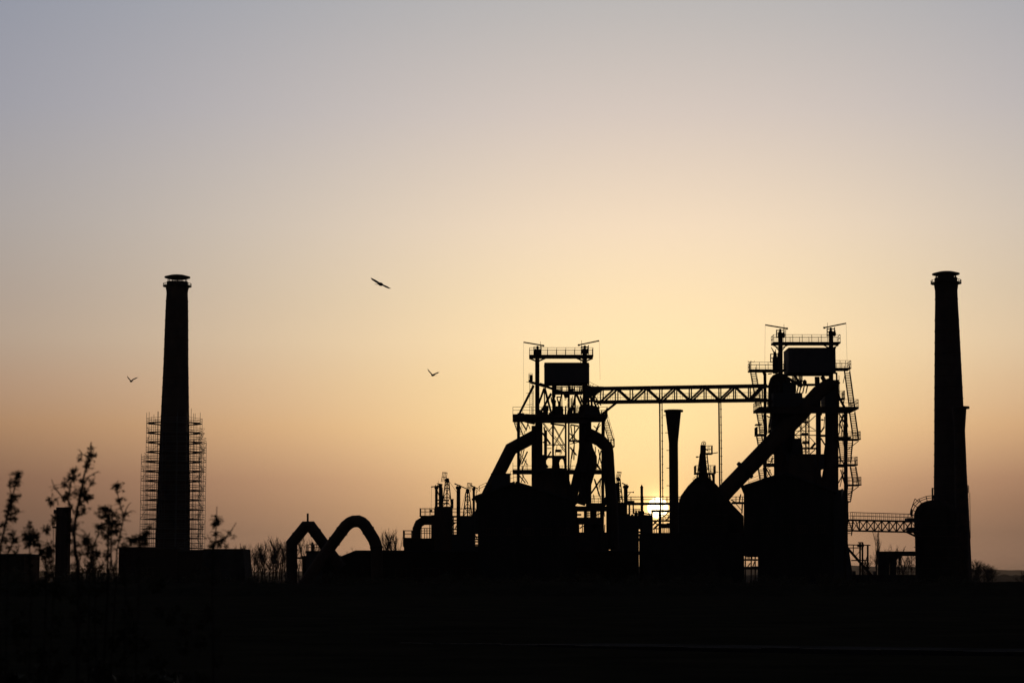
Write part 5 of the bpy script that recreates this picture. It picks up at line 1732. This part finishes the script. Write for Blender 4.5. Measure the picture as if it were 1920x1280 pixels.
def bare_tree(px, py_top, Y, kind, label, group, wide=1.0, rot=0.0):
    p = P(px, py_top, Y)
    o = thing('bare_tree', label, 'tree', (p.x, Y, 0), group)
    s = p.z / 12.6
    for nm, me in (('trunk', protos[kind][0]), ('crown', protos[kind][1])):
        c = bpy.data.objects.new(nm, me)
        C.objects.link(c)
        c.parent = o
    o.scale = (s * wide, s * wide, s)
    o.rotation_euler = (0, 0, rot)
random.seed(21)
grpL = 'bare trees between the bunker and the arched pipes'
for i in range(17):
    px = 458 + i * 5.2 + random.uniform(-1.5, 1.5)
    bare_tree(px, random.uniform(1013, 1030), random.uniform(560, 690), random.choice((0, 1, 2)),
              'one of many leafless trees crowded between the bunker and the angular pipe', grpL, random.uniform(0.8, 1.15), random.uniform(0, 6))
for px, py in ((571, 1012), (596, 1020), (562, 1022)):
    bare_tree(px, py, 600 + px % 7 * 9, random.choice((0, 2)), 'leafless tree seen through the opening of the angular arched pipe', 'bare trees inside the angular arch', 0.9, px)
for px, py in ((657, 1026), (648, 1035)):
    bare_tree(px, py, 610 + px % 7 * 9, 1, 'small treetop peeping over the hall roof inside the rounded arch', 'treetops inside the rounded arch', 0.9, px)
for px, py in ((719, 1006), (731, 996), (741, 1008), (748, 1014)):
    bare_tree(px, py, 570 + px % 9 * 9, random.choice((0, 2)), 'leafless tree behind the hall roof, right of the rounded arch', 'bare trees right of the rounded arch', 0.85, px)
for i in range(12):
    px = 52 + i * 15 + random.uniform(-4, 4)
    bare_tree(px, random.uniform(1046, 1060), random.uniform(600, 720), random.choice((0, 1, 2)),
              'distant leafless tree low on the horizon behind the tall weeds', 'distant trees behind the tall weeds', 1.1, random.uniform(0, 6))
bare_tree(1640, 1002.5, 520, 3, 'slender poplar shaped bare tree behind the steel frame and portal crane way', None, 0.8, 1.0)
bare_tree(1653, 1022, 525, 1, 'rounded bare treetop just right of the slender poplar', None, 0.9, 2.0)
bare_tree(1696, 1026, 540, 0, 'bare treetop rising above the right end of the portal beam', None, 0.9, 3.0)
for px, py in ((1664, 1040), (1680, 1037), (1690, 1041), (1704, 1038), (1628, 1042), (1618, 1048)):
    bare_tree(px, py, 530 + px % 7 * 10, random.choice((0, 1, 2)), 'leafless tree glimpsed under the portal beam beside the right stove', 'bare trees under the portal beam', 1.0, px)
for px, py in ((1822, 1058), (1827, 1055), (1833, 1052), (1839, 1051), (1845, 1052), (1851, 1055), (1857, 1059), (1864, 1066), (1912, 1074), (1921, 1070)):
    bare_tree(px, py, 470 + px % 7 * 8, random.choice((0, 1)), 'one of the leafless bushy trees right of the tall right chimney', 'bushy bare trees beside the right chimney', 1.5, px)

# tall weeds close to the camera, out of focus
def weed(label, Y, stems, clumps, seed, low=()):
    rnd = random.Random(seed)
    k = pxm(Y)
    sx = P(stems[0][0][0], 1087, Y).x
    t = thing('tall_weed', label, 'weed', (sx, Y, 0))
    sm = MB()
    tips = []
    for s_ in stems:
        dy = rnd.uniform(-0.12, 0.12)
        pts = [P(x + rnd.uniform(-1, 1), y, Y + dy + rnd.uniform(-.03, .03)) for x, y in s_[:-1]]
        wd = s_[-1]
        if s_[0][1] > 1085:
            g_ = pts[0].copy(); g_.z = -0.1; g_.x += rnd.uniform(-.08, .08)
            pts = [g_] + pts
        n = len(pts)
        sm.tube(pts, [wd * k * (1 - 0.72 * i / (n - 1)) / 2 + 0.0008 for i in range(n)], 6)
        # thin curling side twigs with dry seed curls
        tot = sum((b - a).length for a, b in zip(pts[:-1], pts[1:]))
        for q in range(int(tot / (13 * k))):
            i = rnd.randrange(n - 1) if n > 2 else 0
            if pts[i].z < 0.6 and rnd.random() < 0.6: i = n - 2
            p = pts[i].lerp(pts[i + 1], rnd.random() * (0.45 if i == n - 2 else 1))
            a = rnd.choice((-1, 1)) * rnd.uniform(0.4, 1.3)
            L = rnd.uniform(7, 17) * k
            cv = [p]
            for j in range(4):
                d = Vector((math.sin(a), rnd.uniform(-0.5, 0.5), math.cos(a)))
                cv.append(cv[-1] + d * L / 4)
                a += rnd.uniform(0.1, 0.6) * (1 if a > 0 else -1)
            sm.tube(cv, [0.9 * k, 0.7 * k, 0.5 * k, 0.4 * k, 0.3 * k], 4)
            if rnd.random() < 0.35: tips.append((cv[-1], rnd.uniform(2.0, 3.5) * k))
            if rnd.random() < 0.55: tips.append((p + Vector((rnd.uniform(-3, 3) * k, 0, rnd.uniform(-3, 3) * k)), rnd.uniform(3.0, 6.0) * k))
    sm.build('stem', BARK, t)
    lf = MB()
    def leaf(c, d, L, W):
        d = d.normalized()
        u = d.cross(Vector((rnd.uniform(-1, 1), rnd.uniform(-1, 1), rnd.uniform(-1, 1)))).normalized() * W / 2
        n_ = d.cross(u).normalized() * W * 0.25
        b_ = len(lf.v)
        lf.v += [tuple(c), tuple(c + d * L * 0.45 + u + n_), tuple(c + d * L), tuple(c + d * L * 0.45 - u + n_), tuple(c + d * L * 0.5 - n_ * 0.3)]
        lf.f += [(b_, b_ + 1, b_ + 4), (b_ + 1, b_ + 2, b_ + 4), (b_ + 2, b_ + 3, b_ + 4), (b_ + 3, b_, b_ + 4)]
    for x, y, r_ in list(clumps) + list(low):
        c = P(x, y, Y + rnd.uniform(-0.1, 0.1))
        rr = r_ * k
        rr *= 1.1
        ax = Vector((rnd.uniform(-.6, .6), rnd.uniform(-.6, .6), 1)).normalized() * rnd.uniform(0.2, 0.9)
        for q in range(int(26 + r_ * 4.6)):
            o = Vector((rnd.gauss(0, 1), rnd.gauss(0, 1), rnd.gauss(0, 1)))
            o = o.normalized() * rr * rnd.random() ** 0.7
            leaf(c + o * 0.62 + ax * (o.dot(ax)) * 0.9, o + Vector((rnd.uniform(-.5, .5), rnd.uniform(-.5, .5), rnd.uniform(-.9, .3))) * rr, rnd.uniform(0.55, 1.25) * rr + 1.5 * k, rnd.uniform(0.2, 0.42) * rr + 0.6 * k)
    for c, r_ in tips:
        for q in range(7):
            leaf(c, Vector((rnd.uniform(-1, 1), rnd.uniform(-1, 1), rnd.uniform(-1, .6))), r_ * 1.6, r_ * 0.6)
    lf.build('leaves', LEAF, t)
    return t
def zz(pts, s=4.739, ox=0, oy=820):
    return [(ox + x / s, oy + y / s) for x, y in pts]
def zc(cl, s=4.739, ox=0, oy=820):
    return [(ox + x / s, oy + y / s, r_ / s) for x, y, r_ in cl]
rl = random.Random(77)
def lowc(x0, x1, n):
    return [(rl.uniform(x0, x1), rl.uniform(1085, 1275), rl.uniform(5, 11)) for _ in range(n)]
weed('leafy weed stem leaning right at the left edge of the picture', 13.6,
     [zz([(-20, 1300), (5, 960), (35, 830), (60, 700), (95, 600), (130, 450), (155, 350), (165, 285)]) + [5.0], zz([(70, 1270), (75, 1020), (125, 910), (150, 880)]) + [2.5],
      zz([(110, 520), (85, 440), (90, 380)]) + [1.6], zz([(60, 700), (130, 660), (215, 655)]) + [1.6], zz([(150, 400), (200, 335)]) + [1.2]],
     zc([(150, 385, 24), (125, 540, 36), (105, 605, 28), (110, 705, 36), (150, 650, 22), (110, 850, 27), (35, 910, 25), (95, 385, 16), (170, 510, 15), (60, 640, 22), (5, 775, 20), (140, 1010, 22)]), 1, lowc(0, 55, 12))
weed('short bushy weed with a dense leaf head left of the tallest weed', 14.2,
     [zz([(270, 1270), (265, 1080), (262, 930), (268, 740)]) + [3.0], zz([(415, 1290), (410, 1100), (340, 960), (300, 930)]) + [2.6], zz([(480, 1280), (440, 1060), (450, 960)]) + [2.4]],
     zc([(255, 870, 46), (260, 785, 22), (310, 870, 38), (245, 935, 30), (300, 910, 34), (270, 750, 12), (390, 985, 36), (460, 970, 36), (430, 1000, 25), (340, 950, 16), (415, 1040, 16)]), 2, lowc(50, 110, 14))
weed('tallest weed of the foreground, its leafy tip high above the slim tower', 13.8,
     [zz([(700, 1300), (690, 1130), (670, 980), (655, 850), (670, 740), (690, 620), (720, 480), (745, 360), (770, 240), (800, 130), (815, 40)]) + [7.0],
      zz([(660, 680), (610, 560), (540, 510), (480, 440), (455, 370)]) + [2.6], zz([(700, 560), (740, 440), (780, 350), (850, 310), (880, 300)]) + [2.0],
      zz([(615, 640), (610, 540), (630, 430), (660, 300), (680, 260)]) + [2.4], zz([(520, 600), (510, 540), (465, 560)]) + [1.6],
      zz([(790, 180), (740, 150), (700, 110), (688, 108)]) + [1.5], zz([(790, 190), (840, 170), (855, 130)]) + [1.5], zz([(480, 740), (440, 800), (375, 822)]) + [1.8],
      zz([(840, 1290), (810, 1080), (770, 930), (740, 880)]) + [3.0], zz([(700, 700), (760, 640), (750, 590)]) + [1.6], zz([(760, 500), (800, 420), (830, 370)]) + [1.4]],
     zc([(805, 150, 24), (845, 155, 17), (775, 240, 25), (705, 187, 20), (640, 345, 36), (660, 285, 25), (575, 405, 30), (620, 440, 17), (605, 500, 28), (670, 490, 20), (740, 475, 30), (760, 510, 40), (800, 525, 26),
         (720, 575, 25), (460, 560, 32), (410, 815, 32), (655, 800, 28), (690, 945, 20), (740, 620, 18), (820, 390, 18), (700, 330, 12), (480, 730, 26), (570, 540, 22), (770, 880, 32), (800, 940, 25), (770, 1020, 25), (640, 1010, 22), (720, 1020, 20), (740, 930, 18), (490, 700, 28), (610, 730, 26), (625, 800, 24), (605, 900, 28), (590, 640, 18)]), 3, lowc(100, 190, 18))
weed('weed with a dense dark leaf head and a bare fork beside it', 14.4,
     [zz([(965, 1300), (960, 1130), (965, 900), (960, 700), (930, 640), (900, 620)]) + [4.2], zz([(985, 1150), (990, 940), (1000, 800), (990, 640)]) + [3.0],
      zz([(790, 1290), (800, 1110), (830, 980), (890, 800), (900, 760)]) + [2.6],
      zz([(1030, 1290), (1040, 1010), (1070, 850), (1100, 700), (1060, 570), (1035, 450), (1050, 380)]) + [3.0], zz([(1100, 700), (1120, 630), (1150, 590), (1165, 575)]) + [1.6], zz([(1100, 695), (1150, 660), (1165, 650)]) + [1.6],
      zz([(850, 690), (880, 650), (860, 690)]) + [1.2], zz([(930, 860), (870, 790), (855, 780)]) + [1.3]],
     zc([(995, 670, 36), (985, 740, 40), (1040, 760, 32), (1000, 830, 36), (905, 690, 30), (920, 790, 28), (1040, 695, 15), (940, 880, 26), (850, 1035, 38), (1000, 930, 20), (1030, 820, 24), (955, 720, 22), (1038, 455, 10), (1100, 695, 12), (870, 1020, 25), (945, 1040, 24)]), 4, lowc(170, 250, 16))
weed('small leafy weed in front of the brick annexe and the scaffold foot', 14.0,
     [zz([(1110, 1300), (1090, 1050), (1160, 930), (1200, 880)]) + [2.6], zz([(1240, 1290), (1230, 1010), (1270, 900), (1310, 800)]) + [2.6]],
     zc([(1175, 915, 26), (1215, 890, 24), (1270, 900, 30), (1100, 960, 22), (1310, 830, 20), (1325, 790, 14), (1240, 950, 20), (1290, 940, 24)]), 5, lowc(230, 320, 14))
weed('nearly bare weed with two thin stems right of the scaffold', 14.0,
     [zz([(180, 800), (190, 460), (210, 400), (213, 250), (222, 90)], 4.8, 360, 930) + [3.4], zz([(200, 420), (300, 370), (350, 310), (400, 235)], 4.8, 360, 930) + [2.6],
      zz([(200, 430), (165, 390), (135, 340)], 4.8, 360, 930) + [1.8], zz([(300, 370), (380, 345), (410, 370)], 4.8, 360, 930) + [1.4]],
     zc([(212, 240, 22), (190, 255, 14), (245, 240, 12), (340, 325, 12), (280, 385, 20), (215, 200, 9), (250, 430, 22), (160, 440, 20), (310, 440, 18)], 4.8, 360, 930), 6, lowc(330, 420, 12))

# birds
def bird(label, px, py, Y, wingL, wingR, roll, seed, heading):
    """wing lists: (dx, dy, chord) in photo px from the body; one closed mesh: body, tail and wings"""
    k = pxm(Y)
    c = P(px, py, Y)
    m = MB()
    f = Vector((math.sin(heading), math.cos(heading), 0.05)).normalized()
    side = Vector((f.y, -f.x, 0)).normalized()
    Lb = 0.42
    prof = [(-0.62, 0.006), (-0.5, 0.035), (-0.30, 0.055), (-0.05, 0.085), (0.2, 0.078), (0.33, 0.048), (0.42, 0.046), (0.5, 0.03), (0.60, 0.005)]
    m.tube([c + f * (a * Lb) + Vector((0, 0, 0.02 * (1 - a))) for a, r_ in prof], [r_ for a, r_ in prof], 10, 1.0)
    up = Vector((0, 0, 1))
    # fan tail
    tl = c - f * (0.45 * Lb)
    m._add([tl + side * 0.03 + up * .012, tl - side * 0.03 + up * .012, tl - f * 0.2 - side * 0.085, tl - f * 0.2 + side * 0.085,
            tl + side * 0.03 - up * .012, tl - side * 0.03 - up * .012, tl - f * 0.2 - side * 0.085 - up * .015, tl - f * 0.2 + side * 0.085 - up * .015],
           [(0, 1, 2, 3), (7, 6, 5, 4), (0, 3, 7, 4), (1, 5, 6, 2), (2, 6, 7, 3), (0, 4, 5, 1)])
    for wl in (wingL, wingR):
        base = len(m.v)
        n = len(wl)
        for i, (dx, dy, ch, tilt) in enumerate(wl):
            q = c + Vector((dx * k, 0, -dy * k * 1.0))
            tl_ = tilt * (1.0 if Y < 150 else 1.6)
            a = f * (ch / 2 * math.cos(tl_)) + Vector((0, 0, ch / 2 * math.sin(tl_)))
            th = Vector((0, 0, (0.02 if Y < 150 else 0.04) if i < n - 1 else 0.006)) + Vector((0.006, 0, 0))
            for s_ in ((1, 0.4), (0.2, 1), (-1, 0.3), (0.2, -1)):
                m.v.append(tuple(q + a * s_[0] + th * s_[1] * 1.4))
        for i in range(n - 1):
            for j in range(4):
                a_, b_ = base + i * 4 + j, base + i * 4 + (j + 1) % 4
                m.f.append((a_, b_, b_ + 4, a_ + 4))
        m.f.append(tuple(base + j for j in range(4)))
        m.f.append(tuple(base + (n - 1) * 4 + j for j in range(4)))
    o = m.build('flying_bird', FEATHER, origin=c)
    tag(o, label, 'bird', 'birds in the evening sky')
bird('gliding bird with long straight wings tilted down to the right, highest of the birds', 713.5, 533.5, 100,
     [(-1, -1.2, 0.20, 0.3), (-6, -4.0, 0.22, 0.28), (-12, -7.8, 0.20, 0.34), (-15.5, -9.8, 0.14, 0.4), (-18.3, -12.8, 0.03, 0.4)],
     [(1, 0.0, 0.20, 0.25), (5, 1.6, 0.2, 0.2), (11, 4.6, 0.19, 0.3), (15, 6.5, 0.13, 0.25), (19.5, 7.4, 0.03, 0.2)], 0, 1, 0.5)
bird('flapping bird with raised wings below the gliding one, left of the first furnace', 811.7, 703.7, 170,
     [(-1.2, -1.5, 0.24, 0.3), (-4, -4.5, 0.26, 0.32), (-8, -9, 0.2, 0.36), (-10, -12.3, 0.06, 0.4)],
     [(1.0, -1.2, 0.22, 0.1), (4, -2.8, 0.2, 0.1), (9, -5, 0.12, 0.1), (12, -6, 0.03, 0.1)], 0, 2, -0.7)
bird('small bird with wings raised in a wide V, left of the scaffolded chimney', 246.0, 715.0, 175,
     [(-1.2, -1.6, 0.22, 0.2), (-3.5, -4.5, 0.24, 0.2), (-6.3, -7.4, 0.16, 0.2), (-7.8, -10.5, 0.05, 0.2)],
     [(1.4, -1.8, 0.22, 0.15), (4, -3.8, 0.22, 0.15), (8.5, -6, 0.16, 0.15), (13, -7.8, 0.04, 0.1)], 0, 3, -0.6)
